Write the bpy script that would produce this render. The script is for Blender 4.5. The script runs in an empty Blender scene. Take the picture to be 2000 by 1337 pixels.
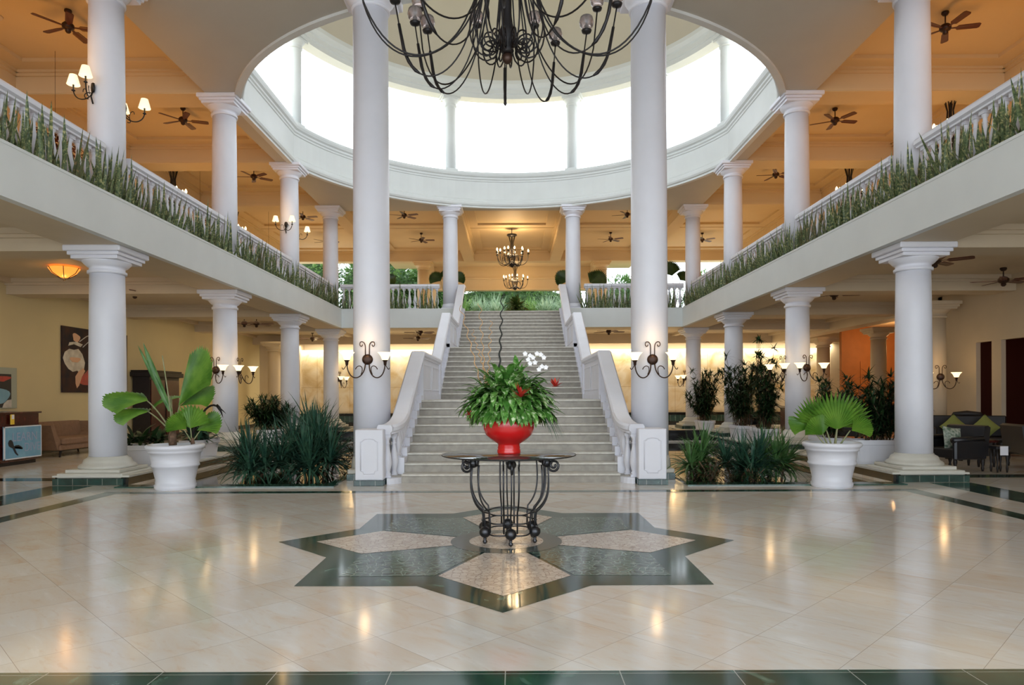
import bpy, math, random
from math import sin, cos, pi, sqrt, atan2, radians as R
from mathutils import Vector as V, Matrix
random.seed(7)
COL = bpy.context.scene.collection
CAMX, CAMZ, F = 0.05, 1.5, 1350.0

# ------------------------------------------------------------------ helpers
class MB:
    """collects verts / faces of one mesh"""
    def __init__(s): s.v = []; s.f = []; s.m = []; s.sm = []
    def add(s, vs, fs, mi=0, smooth=False):
        b = len(s.v); s.v += [tuple(p) for p in vs]
        for f in fs:
            s.f.append([b + i for i in f]); s.m.append(mi); s.sm.append(smooth)
        return s
    def box(s, x0, x1, y0, y1, z0, z1, mi=0):
        vs = [(x0,y0,z0),(x1,y0,z0),(x1,y1,z0),(x0,y1,z0),(x0,y0,z1),(x1,y0,z1),(x1,y1,z1),(x0,y1,z1)]
        return s.add(vs, [(0,3,2,1),(4,5,6,7),(0,1,5,4),(1,2,6,5),(2,3,7,6),(3,0,4,7)], mi)
    def cbox(s, x, y, z, sx, sy, sz, mi=0):
        return s.box(x-sx/2, x+sx/2, y-sy/2, y+sy/2, z, z+sz, mi)
    def bbox(s, x0, x1, y0, y1, z0, z1, b=.02, mi=0):
        """box with bevelled vertical and horizontal edges"""
        def ring(i, z): return [(x0+i,y0+b,z),(x0+b,y0+i,z),(x1-b,y0+i,z),(x1-i,y0+b,z),(x1-i,y1-b,z),(x1-b,y1-i,z),(x0+b,y1-i,z),(x0+i,y1-b,z)]
        rs = [ring(b*.7, z0), ring(0, z0+b*.7), ring(0, z1-b*.7), ring(b*.7, z1)]
        vs = [p for r in rs for p in r]; fs = [list(range(7,-1,-1)), list(range(24,32))]
        for k in range(3):
            for i in range(8): fs.append((k*8+i, k*8+(i+1)%8, k*8+8+(i+1)%8, k*8+8+i))
        return s.add(vs, fs, mi)
    def lathe(s, prof, n=24, c=(0,0,0), mi=0, smooth=True, cap=True, a0=0, sx=1, sy=1):
        vs = []; fs = []
        for r, z in prof:
            for i in range(n):
                a = a0 + 2*pi*i/n; vs.append((c[0]+r*cos(a)*sx, c[1]+r*sin(a)*sy, c[2]+z))
        for k in range(len(prof)-1):
            for i in range(n):
                j = (i+1) % n; fs.append((k*n+i, k*n+j, (k+1)*n+j, (k+1)*n+i))
        s.add(vs, fs, mi, smooth)
        if cap:
            b = len(s.v) - len(vs)
            if prof[0][0] > 1e-4: s.f.append([b+i for i in range(n-1,-1,-1)]); s.m.append(mi); s.sm.append(False)
            if prof[-1][0] > 1e-4: s.f.append([b+(len(prof)-1)*n+i for i in range(n)]); s.m.append(mi); s.sm.append(False)
        return s
    def sphere(s, c, r, n=14, m=8, sz=1, mi=0):
        return s.lathe([(r*sin(pi*k/m)+1e-5, -r*cos(pi*k/m)*sz) for k in range(m+1)], n, c, mi, True, False)
    def tube(s, pts, r, n=8, mi=0, closed=False):
        pts = [V(p) for p in pts]; L = len(pts)
        rr = r if isinstance(r, (list, tuple)) else [r]*L
        ref = V((0,0,1)); vs = []; pn = None
        for i, p in enumerate(pts):
            t = (pts[min(i+1,L-1)] - pts[max(i-1,0)]);
            if t.length < 1e-9: t = V((0,0,1))
            t.normalize()
            if pn is None:
                a = ref if abs(t.z) < .9 else V((1,0,0)); u = t.cross(a).normalized()
            else:
                u = pn - t*pn.dot(t)
                u = u.normalized() if u.length > 1e-6 else t.orthogonal().normalized()
            pn = u; w = t.cross(u)
            for k in range(n):
                a = 2*pi*k/n; vs.append(p + (u*cos(a) + w*sin(a))*rr[i])
        fs = []
        for i in range(L-1):
            for k in range(n):
                j = (k+1) % n; fs.append((i*n+k, i*n+j, (i+1)*n+j, (i+1)*n+k))
        fs.append(list(range(n-1,-1,-1))); fs.append([(L-1)*n+k for k in range(n)])
        return s.add(vs, fs, mi, True)
    def prism(s, poly, axis, a, b, mi=0):
        """poly in the two other axes (in order), extruded along axis from a to b"""
        def P(p, t):
            return {'x': (t,p[0],p[1]), 'y': (p[0],t,p[1]), 'z': (p[0],p[1],t)}[axis]
        n = len(poly); vs = [P(p,a) for p in poly] + [P(p,b) for p in poly]
        fs = [list(range(n-1,-1,-1)), list(range(n,2*n))] + [(i,(i+1)%n,n+(i+1)%n,n+i) for i in range(n)]
        return s.add(vs, fs, mi)
    def blade(s, p, d, L, w, bend=.3, side=None, n=5, fold=.15, mi=0, taper=.0, flat=False):
        """a leaf: strip bending down from base p along d"""
        p = V(p); d = V(d).normalized()
        side = V(side).normalized() if side else d.cross(V((0,0,1)))
        if side.length < 1e-3: side = V((1,0,0))
        side.normalize(); vs = []; step = L/n; q = p.copy()
        for i in range(n+1):
            t = i/n
            ww = w*(sin(pi*min(1,(t*.85+.15)))**.7 if not taper else (1-t**taper))*.5
            if i == n: ww = w*.02
            up = side.cross(d).normalized()
            vs += [q - side*ww + up*fold*ww, q, q + side*ww + up*fold*ww]
            d = (d + V((0,0,-1))*bend/n).normalized(); q = q + d*step
        fs = []
        for i in range(n):
            b = i*3; fs += [(b,b+1,b+4,b+3),(b+1,b+2,b+5,b+4)]
        return s.add(vs, fs, mi, True)
    def fan(s, c, d, nrm, rad, spread, n=26, jag=.12, droop=.15, mi=0, pleat=.07):
        """pleated palm fan leaf: axis d, facing nrm"""
        c = V(c); d = V(d).normalized(); nrm = V(nrm); nrm = (nrm - d*nrm.dot(d)).normalized(); sd = d.cross(nrm)
        vs = [c]; m = 2*n
        for ring, fr in ((0,.35),(1,.7),(2,1.0)):
            for i in range(m+1):
                a = (i/m-.5)*spread; odd = i % 2
                rr = rad*fr*(1 - .16*abs(a/(spread/2))**2)
                if ring == 2: rr *= (1 - jag*(1-odd)*1.0) * (1 + .02*random.uniform(-1,1))
                p = c + d*rr*cos(a) + sd*rr*sin(a) + nrm*(pleat*rad*fr*(1 if odd else -1))
                p -= nrm*droop*rad*fr*fr*(.3+abs(sin(a))) 
                p.z -= droop*rad*fr*fr*.5
                vs.append(p)
        fs = []
        for i in range(m): fs.append((0, 1+i, 2+i))
        for ring in (0,1):
            b = 1+ring*(m+1)
            for i in range(m): fs.append((b+i, b+i+1, b+m+1+i+1, b+m+1+i))
        return s.add(vs, fs, mi)
    def bend_box_path(s, path, prof, mi=0, up=V((0,0,1)), cap=True, smooth=False):
        """sweep a closed (side,up) profile along path, kept upright"""
        path = [V(p) for p in path]; n = len(prof); vs = []
        for i, p in enumerate(path):
            a = path[max(i-1,0)]; b = path[min(i+1,len(path)-1)]
            t = (b-a); t.z = 0
            t = t.normalized() if t.length > 1e-6 else V((0,1,0)); sd = V((t.y,-t.x,0))
            for u, w in prof: vs.append(p + sd*u + up*w)
        fs = []
        for i in range(len(path)-1):
            for k in range(n):
                j = (k+1) % n; fs.append((i*n+k, i*n+j, (i+1)*n+j, (i+1)*n+k))
        if cap: fs.append(list(range(n-1,-1,-1))); fs.append([(len(path)-1)*n+k for k in range(n)])
        return s.add(vs, fs, mi, smooth)
    def mesh(s, name, mats):
        me = bpy.data.meshes.new(name); me.from_pydata(s.v, [], s.f)
        for m in (mats if isinstance(mats, (list,tuple)) else [mats]): me.materials.append(m)
        me.polygons.foreach_set('material_index', s.m); me.polygons.foreach_set('use_smooth', s.sm)
        me.update(); return me
    def build(s, name, mats, parent=None, loc=None, rz=0):
        return place(s.mesh(name, mats), name, parent, loc, rz)

def place(me, name, parent=None, loc=None, rz=0):
    o = bpy.data.objects.new(name, me); COL.objects.link(o)
    if loc: o.location = loc
    if rz: o.rotation_euler.z = rz
    if parent: o.parent = parent
    return o
def tag(o, label, cat, group=None):
    o['label'] = label; o['category'] = cat
    if group: o['group'] = group
    return o
def thing(name, label, cat, loc=(0,0,0), rz=0, group=None):
    o = bpy.data.objects.new(name, None); COL.objects.link(o); o.location = loc; o.rotation_euler.z = rz
    o.empty_display_size = .1
    return tag(o, label, cat, group)
def struct(mb, name, mats):
    o = mb.build(name, mats); o['kind'] = 'structure'; return o
def dup(root, loc, rz=0, label=None, group=None, scale=None):
    r = root.copy(); COL.objects.link(r); r.location = loc; r.rotation_euler.z = rz
    if label: r['label'] = label
    if group: r['group'] = group
    if scale: r.scale = (scale,)*3
    for ch in list(root.children):
        c = ch.copy(); COL.objects.link(c); c.parent = r
        for g in ch.children:
            d = g.copy(); COL.objects.link(d); d.parent = c
    return r

# ------------------------------------------------------------------ materials
def mat(name, col, rough=.5, metal=0, spec=.5, var=0, vscale=3, bump=0, bscale=30, col2=None, emit=None, es=0, coat=0, trans=0, sub=0):
    m = bpy.data.materials.new(name); m.use_nodes = True; nt = m.node_tree; b = nt.nodes['Principled BSDF']
    c = tuple(col) + (1,)
    b.inputs['Base Color'].default_value = c; b.inputs['Roughness'].default_value = rough
    b.inputs['Metallic'].default_value = metal; b.inputs['Specular IOR Level'].default_value = spec
    if coat: b.inputs['Coat Weight'].default_value = coat; b.inputs['Coat Roughness'].default_value = .08
    if trans: b.inputs['Transmission Weight'].default_value = trans
    if emit: b.inputs['Emission Color'].default_value = tuple(emit)+(1,); b.inputs['Emission Strength'].default_value = es
    tc = None
    if var or col2 or bump:
        tc = nt.nodes.new('ShaderNodeTexCoord')
    if var or col2:
        n = nt.nodes.new('ShaderNodeTexNoise'); n.inputs['Scale'].default_value = vscale; n.inputs['Detail'].default_value = 6
        nt.links.new(tc.outputs['Object'], n.inputs['Vector'])
        r = nt.nodes.new('ShaderNodeValToRGB'); r.color_ramp.elements[0].position = .35; r.color_ramp.elements[1].position = .65
        c2 = tuple(col2) if col2 else tuple(max(0,x*(1-var)) for x in col)
        r.color_ramp.elements[0].color = c; r.color_ramp.elements[1].color = c2+(1,)
        nt.links.new(n.outputs['Fac'], r.inputs['Fac']); nt.links.new(r.outputs['Color'], b.inputs['Base Color'])
    if bump:
        n = nt.nodes.new('ShaderNodeTexNoise'); n.inputs['Scale'].default_value = bscale; n.inputs['Detail'].default_value = 4
        nt.links.new(tc.outputs['Object'], n.inputs['Vector'])
        bp = nt.nodes.new('ShaderNodeBump'); bp.inputs['Strength'].default_value = bump; bp.inputs['Distance'].default_value = .02
        nt.links.new(n.outputs['Fac'], bp.inputs['Height']); nt.links.new(bp.outputs['Normal'], b.inputs['Normal'])
    return m
def nd(nt, t, **kw):
    n = nt.nodes.new(t)
    for k, v in kw.items():
        if k in n.inputs: n.inputs[k].default_value = v
        else: setattr(n, k, v)
    return n
def ramp(nt, stops):
    r = nt.nodes.new('ShaderNodeValToRGB'); e = r.color_ramp.elements
    e[0].position, e[0].color = stops[0][0], tuple(stops[0][1])+(1,)
    e[1].position, e[1].color = stops[-1][0], tuple(stops[-1][1])+(1,)
    for p, c in stops[1:-1]:
        x = e.new(p); x.color = tuple(c)+(1,)
    return r
def mix(nt, a, b, fac, mode='MIX'):
    m = nt.nodes.new('ShaderNodeMix'); m.data_type = 'RGBA'; m.blend_type = mode
    for sock, val in ((m.inputs[6], a), (m.inputs[7], b), (m.inputs[0], fac)):
        if hasattr(val, 'is_linked') or hasattr(val, 'links'): nt.links.new(val, sock)
        elif isinstance(val, (int,float)): sock.default_value = val
        else: sock.default_value = tuple(val)+(1,)
    return m.outputs[2]

def marble_floor():
    m = bpy.data.materials.new('cream_marble_tiles'); m.use_nodes = True; nt = m.node_tree; L = nt.links; b = nt.nodes['Principled BSDF']
    tc = nd(nt, 'ShaderNodeTexCoord'); mp = nd(nt, 'ShaderNodeMapping'); mp.inputs['Rotation'].default_value = (0,0,R(45)); mp.inputs['Location'].default_value = (-.297,-.234,0)
    L.new(tc.outputs['Object'], mp.inputs['Vector'])
    br = nd(nt, 'ShaderNodeTexBrick'); br.offset = 0
    for k, v in (('Scale',1.0),('Mortar Size',.0018),('Mortar Smooth',.1),('Bias',0.0),('Brick Width',.5586),('Row Height',.5586)): br.inputs[k].default_value = v
    br.inputs['Color1'].default_value = (0,0,0,1); br.inputs['Color2'].default_value = (1,1,1,1); br.inputs['Mortar'].default_value = (.5,.5,.5,1)
    L.new(mp.outputs['Vector'], br.inputs['Vector'])
    # offset noise per tile
    sep = nd(nt, 'ShaderNodeVectorMath', operation='SCALE'); L.new(br.outputs['Color'], sep.inputs[0]); sep.inputs['Scale'].default_value = 7.0
    add = nd(nt, 'ShaderNodeVectorMath', operation='ADD'); L.new(mp.outputs['Vector'], add.inputs[0]); L.new(sep.outputs[0], add.inputs[1])
    st = nd(nt, 'ShaderNodeMapping'); st.inputs['Scale'].default_value = (1.0,3.2,1); st.inputs['Rotation'].default_value = (0,0,R(-38)); L.new(add.outputs[0], st.inputs['Vector'])
    n1 = nd(nt, 'ShaderNodeTexNoise'); n1.inputs['Scale'].default_value = 2.2; n1.inputs['Detail'].default_value = 9; n1.inputs['Roughness'].default_value = .62; n1.inputs['Distortion'].default_value = .6
    L.new(st.outputs[0], n1.inputs['Vector'])
    r1 = ramp(nt, [(.3,(.72,.60,.49)),(.42,(.74,.68,.61)),(.6,(.75,.725,.69)),(.75,(.83,.81,.79))]); L.new(n1.outputs['Fac'], r1.inputs['Fac'])
    tint = ramp(nt, [(0,(.88,.80,.72)),(.5,(.97,.96,.94)),(1,(1.0,1.0,1.0))]); L.new(br.outputs['Color'], tint.inputs['Fac'])
    c = mix(nt, r1.outputs['Color'], tint.outputs['Color'], .75, 'MULTIPLY')
    n2 = nd(nt, 'ShaderNodeTexNoise'); n2.inputs['Scale'].default_value = 9; n2.inputs['Detail'].default_value = 8; L.new(st.outputs[0], n2.inputs['Vector'])
    r2 = ramp(nt, [(.60,(0,0,0)),(.68,(1,1,1))]); L.new(n2.outputs['Fac'], r2.inputs['Fac'])
    c = mix(nt, c, (.62,.42,.28), _scale(nt, r2.outputs['Color'], .22))
    c = mix(nt, c, (.36,.29,.24), _scale(nt, br.outputs['Fac'], .8))
    L.new(c, b.inputs['Base Color'])
    b.inputs['Roughness'].default_value = .12; b.inputs['Specular IOR Level'].default_value = .8
    n3 = nd(nt, 'ShaderNodeTexNoise'); n3.inputs['Scale'].default_value = 1.6; L.new(tc.outputs['Object'], n3.inputs['Vector'])
    bp = nd(nt, 'ShaderNodeBump'); bp.inputs['Strength'].default_value = .05; bp.inputs['Distance'].default_value = .02; L.new(n3.outputs['Fac'], bp.inputs['Height']); L.new(bp.outputs[0], b.inputs['Normal'])
    return m
def _scale(nt, sock, k):
    x = nt.nodes.new('ShaderNodeMath'); x.operation = 'MULTIPLY'; nt.links.new(sock, x.inputs[0]); x.inputs[1].default_value = k; return x.outputs[0]

def green_marble(name, base=(.012,.045,.035), vein=(.12,.22,.18), tile=.6, rough=.1, crackle=0, pale=False):
    m = bpy.data.materials.new(name); m.use_nodes = True; nt = m.node_tree; L = nt.links; b = nt.nodes['Principled BSDF']
    tc = nd(nt, 'ShaderNodeTexCoord')
    n = nd(nt, 'ShaderNodeTexNoise'); n.inputs['Scale'].default_value = 3; n.inputs['Detail'].default_value = 10; n.inputs['Distortion'].default_value = 1.5
    L.new(tc.outputs['Object'], n.inputs['Vector'])
    r = ramp(nt, [(.35,base),(.6,tuple(x*1.7 for x in base)),(.72,vein)]); L.new(n.outputs['Fac'], r.inputs['Fac'])
    c = r.outputs['Color']
    if crackle:
        v = nd(nt, 'ShaderNodeTexVoronoi'); v.feature = 'DISTANCE_TO_EDGE'; v.inputs['Scale'].default_value = crackle; L.new(tc.outputs['Object'], v.inputs['Vector'])
        vr = ramp(nt, [(.02,(1,1,1)),(.06,(0,0,0))]); L.new(v.outputs['Distance'], vr.inputs['Fac'])
        vc = nd(nt, 'ShaderNodeTexVoronoi'); vc.inputs['Scale'].default_value = crackle; L.new(tc.outputs['Object'], vc.inputs['Vector'])
        if pale:
            rc = ramp(nt, [(0,(.62,.52,.44)),(1,(.78,.70,.62))]); line = (.36,.27,.22)
        else:
            rc = ramp(nt, [(0,(.03,.07,.055)),(1,(.12,.19,.16))]); line = (.30,.37,.33)
        sx = nd(nt, 'ShaderNodeSeparateColor'); L.new(vc.outputs['Color'], sx.inputs[0]); L.new(sx.outputs[0], rc.inputs['Fac'])
        c = mix(nt, rc.outputs['Color'], line, _scale(nt, vr.outputs['Color'], .8))
        bp = nd(nt, 'ShaderNodeBump'); bp.inputs['Strength'].default_value = .12; bp.inputs['Distance'].default_value = .004; L.new(v.outputs['Distance'], bp.inputs['Height']); L.new(bp.outputs[0], b.inputs['Normal'])
    elif tile:
        br = nd(nt, 'ShaderNodeTexBrick'); br.offset = 0
        for k, vv in (('Scale',1.0),('Mortar Size',.003),('Brick Width',tile),('Row Height',tile)): br.inputs[k].default_value = vv
        L.new(tc.outputs['Object'], br.inputs['Vector'])
        c = mix(nt, c, (.35,.36,.33), br.outputs['Fac'])
    L.new(c, b.inputs['Base Color']); b.inputs['Roughness'].default_value = rough; b.inputs['Specular IOR Level'].default_value = .8
    return m

def wall_marble():
    m = bpy.data.materials.new('lit_yellow_marble_panels'); m.use_nodes = True; nt = m.node_tree; L = nt.links; b = nt.nodes['Principled BSDF']
    tc = nd(nt, 'ShaderNodeTexCoord'); mp = nd(nt, 'ShaderNodeMapping'); mp.inputs['Scale'].default_value = (1,1,1); L.new(tc.outputs['Object'], mp.inputs['Vector'])
    n = nd(nt, 'ShaderNodeTexNoise'); n.inputs['Scale'].default_value = 1.3; n.inputs['Detail'].default_value = 7; n.inputs['Distortion'].default_value = 1.2; L.new(mp.outputs[0], n.inputs['Vector'])
    r = ramp(nt, [(.3,(.52,.37,.18)),(.45,(.64,.52,.33)),(.58,(.70,.62,.48)),(.75,(.74,.68,.58))]); L.new(n.outputs['Fac'], r.inputs['Fac'])
    sx = nd(nt, 'ShaderNodeSeparateXYZ'); L.new(tc.outputs['Object'], sx.inputs[0]); cx = nd(nt, 'ShaderNodeCombineXYZ'); L.new(sx.outputs[0], cx.inputs[0]); L.new(sx.outputs[2], cx.inputs[1])
    br = nd(nt, 'ShaderNodeTexBrick'); br.offset = 0
    for k, vv in (('Scale',1.0),('Mortar Size',.012),('Brick Width',1.6),('Row Height',1.9)): br.inputs[k].default_value = vv
    L.new(cx.outputs[0], br.inputs['Vector'])
    c = mix(nt, r.outputs['Color'], (.35,.22,.1), _scale(nt, br.outputs['Fac'], .6))
    L.new(c, b.inputs['Base Color']); b.inputs['Roughness'].default_value = .35
    return m

def leaf_mat(name, c1, c2, edge=None, rough=.4, scale=4, trans=.15):
    m = bpy.data.materials.new(name); m.use_nodes = True; nt = m.node_tree; L = nt.links; b = nt.nodes['Principled BSDF']
    tc = nd(nt, 'ShaderNodeTexCoord'); n = nd(nt, 'ShaderNodeTexNoise'); n.inputs['Scale'].default_value = scale; n.inputs['Detail'].default_value = 3; L.new(tc.outputs['Object'], n.inputs['Vector'])
    r = ramp(nt, [(.38,c1),(.62,c2)]) if not edge else ramp(nt, [(.34,c1),(.48,c2),(.56,c2),(.64,edge)]); L.new(n.outputs['Fac'], r.inputs['Fac'])
    L.new(r.outputs['Color'], b.inputs['Base Color']); b.inputs['Roughness'].default_value = rough
    b.inputs['Subsurface Weight'].default_value = 0
    tr = nd(nt, 'ShaderNodeBsdfTranslucent'); L.new(r.outputs['Color'], tr.inputs['Color'])
    mx = nd(nt, 'ShaderNodeMixShader'); mx.inputs[0].default_value = trans
    out = nt.nodes['Material Output']; L.new(b.outputs[0], mx.inputs[1]); L.new(tr.outputs[0], mx.inputs[2]); L.new(mx.outputs[0], out.inputs['Surface'])
    return m

M = {}
M['white'] = mat('white_paint', (.78,.79,.86), .45, var=.04, vscale=2)
M['cream'] = mat('cream_paint', (.60,.50,.36), .6, var=.05, vscale=1.5)
M['soffit'] = mat('beige_soffit_paint', (.52,.50,.44), .6, var=.04, vscale=1)
M['ochre'] = mat('warm_cream_ceiling_paint', (.66,.52,.31), .6, var=.04, vscale=1)
M['fascia'] = mat('off_white_fascia_paint', (.70,.73,.72), .55, var=.05, vscale=1.2)
M['yellow'] = mat('pale_yellow_wall_paint', (.66,.57,.34), .65, var=.04, vscale=1)
M['dome'] = mat('dome_beige_paint', (.60,.56,.46), .7, var=.04, vscale=.6)
M['floor'] = marble_floor()
M['green'] = green_marble('dark_green_marble', tile=.62)
M['green_plain'] = green_marble('dark_green_marble_strip', tile=0)
M['mosaic'] = green_marble('green_crackled_stone_inlay', crackle=13)
M['terrazzo'] = green_marble('pale_crackled_stone_inlay', crackle=17, pale=True, rough=.18)
M['grey_ring'] = mat('grey_green_marble_ring', (.13,.15,.14), .12, var=.3, vscale=6, spec=.8)
M['tile'] = green_marble('dark_green_plinth_tile', base=(.008,.035,.03), tile=.25, rough=.2)
M['stone'] = mat('pale_stone_base', (.64,.62,.55), .4, var=.08, vscale=4)
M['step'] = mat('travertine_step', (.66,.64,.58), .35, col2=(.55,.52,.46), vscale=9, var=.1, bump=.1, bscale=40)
M['riser'] = mat('shaded_travertine_riser', (.40,.37,.32), .45, col2=(.31,.285,.245), vscale=7, var=.1)  # darker than the treads to paint in shade under the nosings
M['black_stone'] = mat('black_polished_stone', (.012,.013,.013), .12, var=.3, vscale=5, spec=.6)
M['iron'] = mat('black_wrought_iron', (.014,.012,.013), .42, metal=.4, bump=.15, bscale=80)
M['gun'] = mat('gunmetal_iron', (.06,.06,.065), .33, metal=.85, bump=.1, bscale=60)
M['bronze'] = mat('dark_bronze', (.045,.022,.014), .42, metal=.5)
M['redwood'] = mat('red_brown_blade_wood', (.10,.022,.015), .35, var=.3, vscale=8)
M['mahogany'] = mat('mahogany', (.075,.012,.01), .22, var=.45, vscale=6, spec=.6)
M['darkwood'] = mat('dark_carved_wood', (.012,.007,.006), .55, var=.4, vscale=8)
M['leather'] = mat('black_leather', (.010,.010,.014), .38, bump=.1, bscale=50)
M['tan'] = mat('tan_upholstery', (.27,.16,.10), .8, var=.15, vscale=12)
M['red'] = mat('glossy_red_glaze', (.62,.006,.008), .14, coat=.6)
M['pot'] = mat('white_glazed_pot', (.78,.79,.86), .3, var=.03, vscale=3)
M['soil'] = mat('dark_soil', (.05,.03,.02), .95, var=.4, vscale=20, bump=.5, bscale=30)
M['sky_shade'] = mat('frosted_amber_glass', (.95,.85,.6), .4, emit=(1,.78,.44), es=1.0)
M['fabric_shade'] = mat('white_fabric_lamp_shade', (.9,.85,.7), .8, emit=(1,.80,.50), es=.55)
M['clear_cup'] = mat('frosted_pink_glass_cup', (.75,.66,.64), .25, trans=.85)
M['candle'] = mat('cream_candle_tube', (.6,.5,.42), .5)
M['bulb'] = mat('lit_flame_bulb', (1,.9,.7), .4, emit=(1,.80,.45), es=3)
M['amber'] = mat('amber_art_glass', (.8,.35,.08), .3, emit=(1,.30,.04), es=.8)
M['ceil_lamp'] = mat('lit_ceiling_lamp_lens', (1,.9,.7), .4, emit=(1,.75,.4), es=6)
M['water'] = mat('dark_still_water', (.030,.030,.020), .03, spec=.9)
M['snake'] = leaf_mat('variegated_snake_plant_leaf', (.05,.085,.045), (.15,.20,.085), (.52,.50,.24), scale=24)
M['snake_dry'] = leaf_mat('yellowing_snake_plant_leaf', (.16,.16,.06), (.10,.12,.05), (.32,.22,.10), scale=12)
M['strap'] = leaf_mat('dark_blue_green_strap_leaf', (.02,.075,.05), (.06,.15,.09), scale=5)
M['strap_light'] = leaf_mat('mid_green_strap_leaf', (.06,.17,.045), (.14,.28,.09), scale=5)
M['palm'] = leaf_mat('green_fan_palm_leaf', (.09,.24,.025), (.21,.40,.05), scale=3, trans=.3)
M['palm_dark'] = leaf_mat('dark_fan_palm_leaf', (.02,.05,.015), (.05,.09,.02), scale=3)
M['petiole'] = mat('pale_green_petiole', (.36,.34,.20), .5, col2=(.24,.28,.12), vscale=8)
M['trunk'] = mat('fibrous_palm_trunk', (.22,.13,.08), .9, var=.5, vscale=20, bump=.6, bscale=40)
M['shrub'] = leaf_mat('dark_green_shrub_leaf', (.010,.035,.012), (.03,.08,.025), scale=9)
M['shrub_red'] = leaf_mat('bronze_green_shrub_leaf', (.03,.045,.015), (.12,.06,.03), scale=7)
M['aglao'] = leaf_mat('silver_green_variegated_leaf', (.05,.19,.025), (.15,.35,.07), (.60,.70,.45), scale=30, trans=.2)
M['aglao_dark'] = leaf_mat('deep_green_leaf', (.04,.16,.02), (.11,.28,.05), scale=10, trans=.25)
M['red_leaf'] = leaf_mat('red_bromeliad_petal', (.45,.02,.02), (.7,.08,.04), scale=8)
M['brown_leaf'] = leaf_mat('dried_bronze_leaf', (.05,.012,.006), (.13,.035,.015), scale=8)
M['orchid'] = mat('white_orchid_petal', (.85,.84,.85), .5)
M['twig'] = mat('orange_curly_twig', (.55,.33,.16), .7)
M['dark_twig'] = mat('dark_twisted_twig', (.02,.022,.018), .7)
M['hedge'] = leaf_mat('light_green_garden_leaf', (.10,.22,.05), (.28,.42,.14), scale=2, trans=.3)  # lighter of the two garden leaf greens
M['grass'] = leaf_mat('pale_blue_green_grass', (.22,.34,.20), (.45,.55,.38), scale=2, trans=.3)
M['tree'] = leaf_mat('garden_tree_leaf', (.05,.12,.03), (.16,.26,.08), scale=1.5, trans=.3)
M['lawn'] = mat('garden_lawn', (.08,.16,.04), .9, var=.4, vscale=2)
M['maroon'] = mat('dark_maroon_wall', (.09,.02,.012), .6)
M['orange_wall'] = mat('burnt_orange_wall', (.45,.17,.05), .6, var=.1)
M['banner'] = mat('pale_blue_banner_vinyl', (.14,.33,.50), .45, col2=(.20,.42,.56), vscale=4)
M['banner_text'] = mat('faded_lilac_print', (.33,.40,.56), .5)
M['banner_trim'] = mat('white_banner_hem', (.7,.75,.82), .5)
M['diver'] = mat('black_print', (.01,.012,.02), .5)
M['yellow_paint'] = mat('yellow_plastic', (.75,.5,.04), .4)
M['art_dark'] = mat('painting_dark_ground', (.012,.010,.018), .8, col2=(.05,.02,.015), vscale=3)
M['core'] = mat('dark_foliage_core', (.02,.045,.012), .9, col2=(.05,.10,.03), vscale=3, bump=.6, bscale=6)  # dark tone of the solid core added inside garden foliage
M['art_white'] = mat('painting_white_paint', (.62,.60,.56), .4, col2=(.42,.40,.38), vscale=5)
M['art_skin'] = mat('painting_peach_paint', (.62,.36,.24), .4)
M['art_red'] = mat('painting_red_paint', (.50,.02,.02), .35, col2=(.30,.01,.02), vscale=5)
M['frame_grey'] = mat('pale_grey_frame', (.36,.40,.34), .5)
M['frame_dark'] = mat('black_frame', (.01,.01,.01), .4)
M['cushion'] = mat('green_and_white_patterned_cushion', (.62,.64,.55), .8, col2=(.08,.16,.10), vscale=16)
M['lime'] = mat('olive_green_cushion', (.22,.24,.06), .8)
M['paper'] = mat('white_card', (.75,.75,.8), .6)
def glass_mat():
    m = bpy.data.materials.new('green_tinted_table_glass'); m.use_nodes = True; nt = m.node_tree; b = nt.nodes['Principled BSDF']
    b.inputs['Base Color'].default_value = (.62,.72,.68,1); b.inputs['Transmission Weight'].default_value = .92; b.inputs['Roughness'].default_value = .02; b.inputs['IOR'].default_value = 1.5
    return m
M['glass'] = glass_mat()
WORLD, WARM, LOWW, EXPO = 2.4, 24, 15, 0.7
# ------------------------------------------------------------------ floor
H1, SL, H2, CZ = 4.1, 4.82, 8.9, 9.55           # lower soffit, gallery floor, upper soffit, coffer ceiling
XC, XF = 7.17, 6.55                              # column rows, planter fascia
ROWS = [12.3, 17.32, 22.34, 27.36]
RW = 12.4                                        # side walls
CY, CR = 19.95, 7.3                              # centre and radius of the round opening

fl = MB()
PX0, PX1, PY0, PY1 = 2.95, 6.5, 11.62, 22.5      # the two pools
fl.box(-RW, RW, -6, PY0, -.25, 0)
for s in (-1, 1):
    a, b = sorted((s*PX1, s*(RW if s < 0 else 17.5))); fl.box(a, b, PY0, 36, -.25, 0)
fl.box(-PX0, PX0, PY0, 36, -.25, 0); fl.box(-PX1, -PX0, PY1, 36, -.25, 0); fl.box(PX0, PX1, PY1, 36, -.25, 0)
floor = struct(fl, 'floor', M['floor'])
for s in (-1, 1):
    a, b = sorted((s*PX0, s*PX1)); w = MB().box(a, b, PY0, PY1, -.25, -.05); w.build('pool_water', M['water'], floor)
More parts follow.
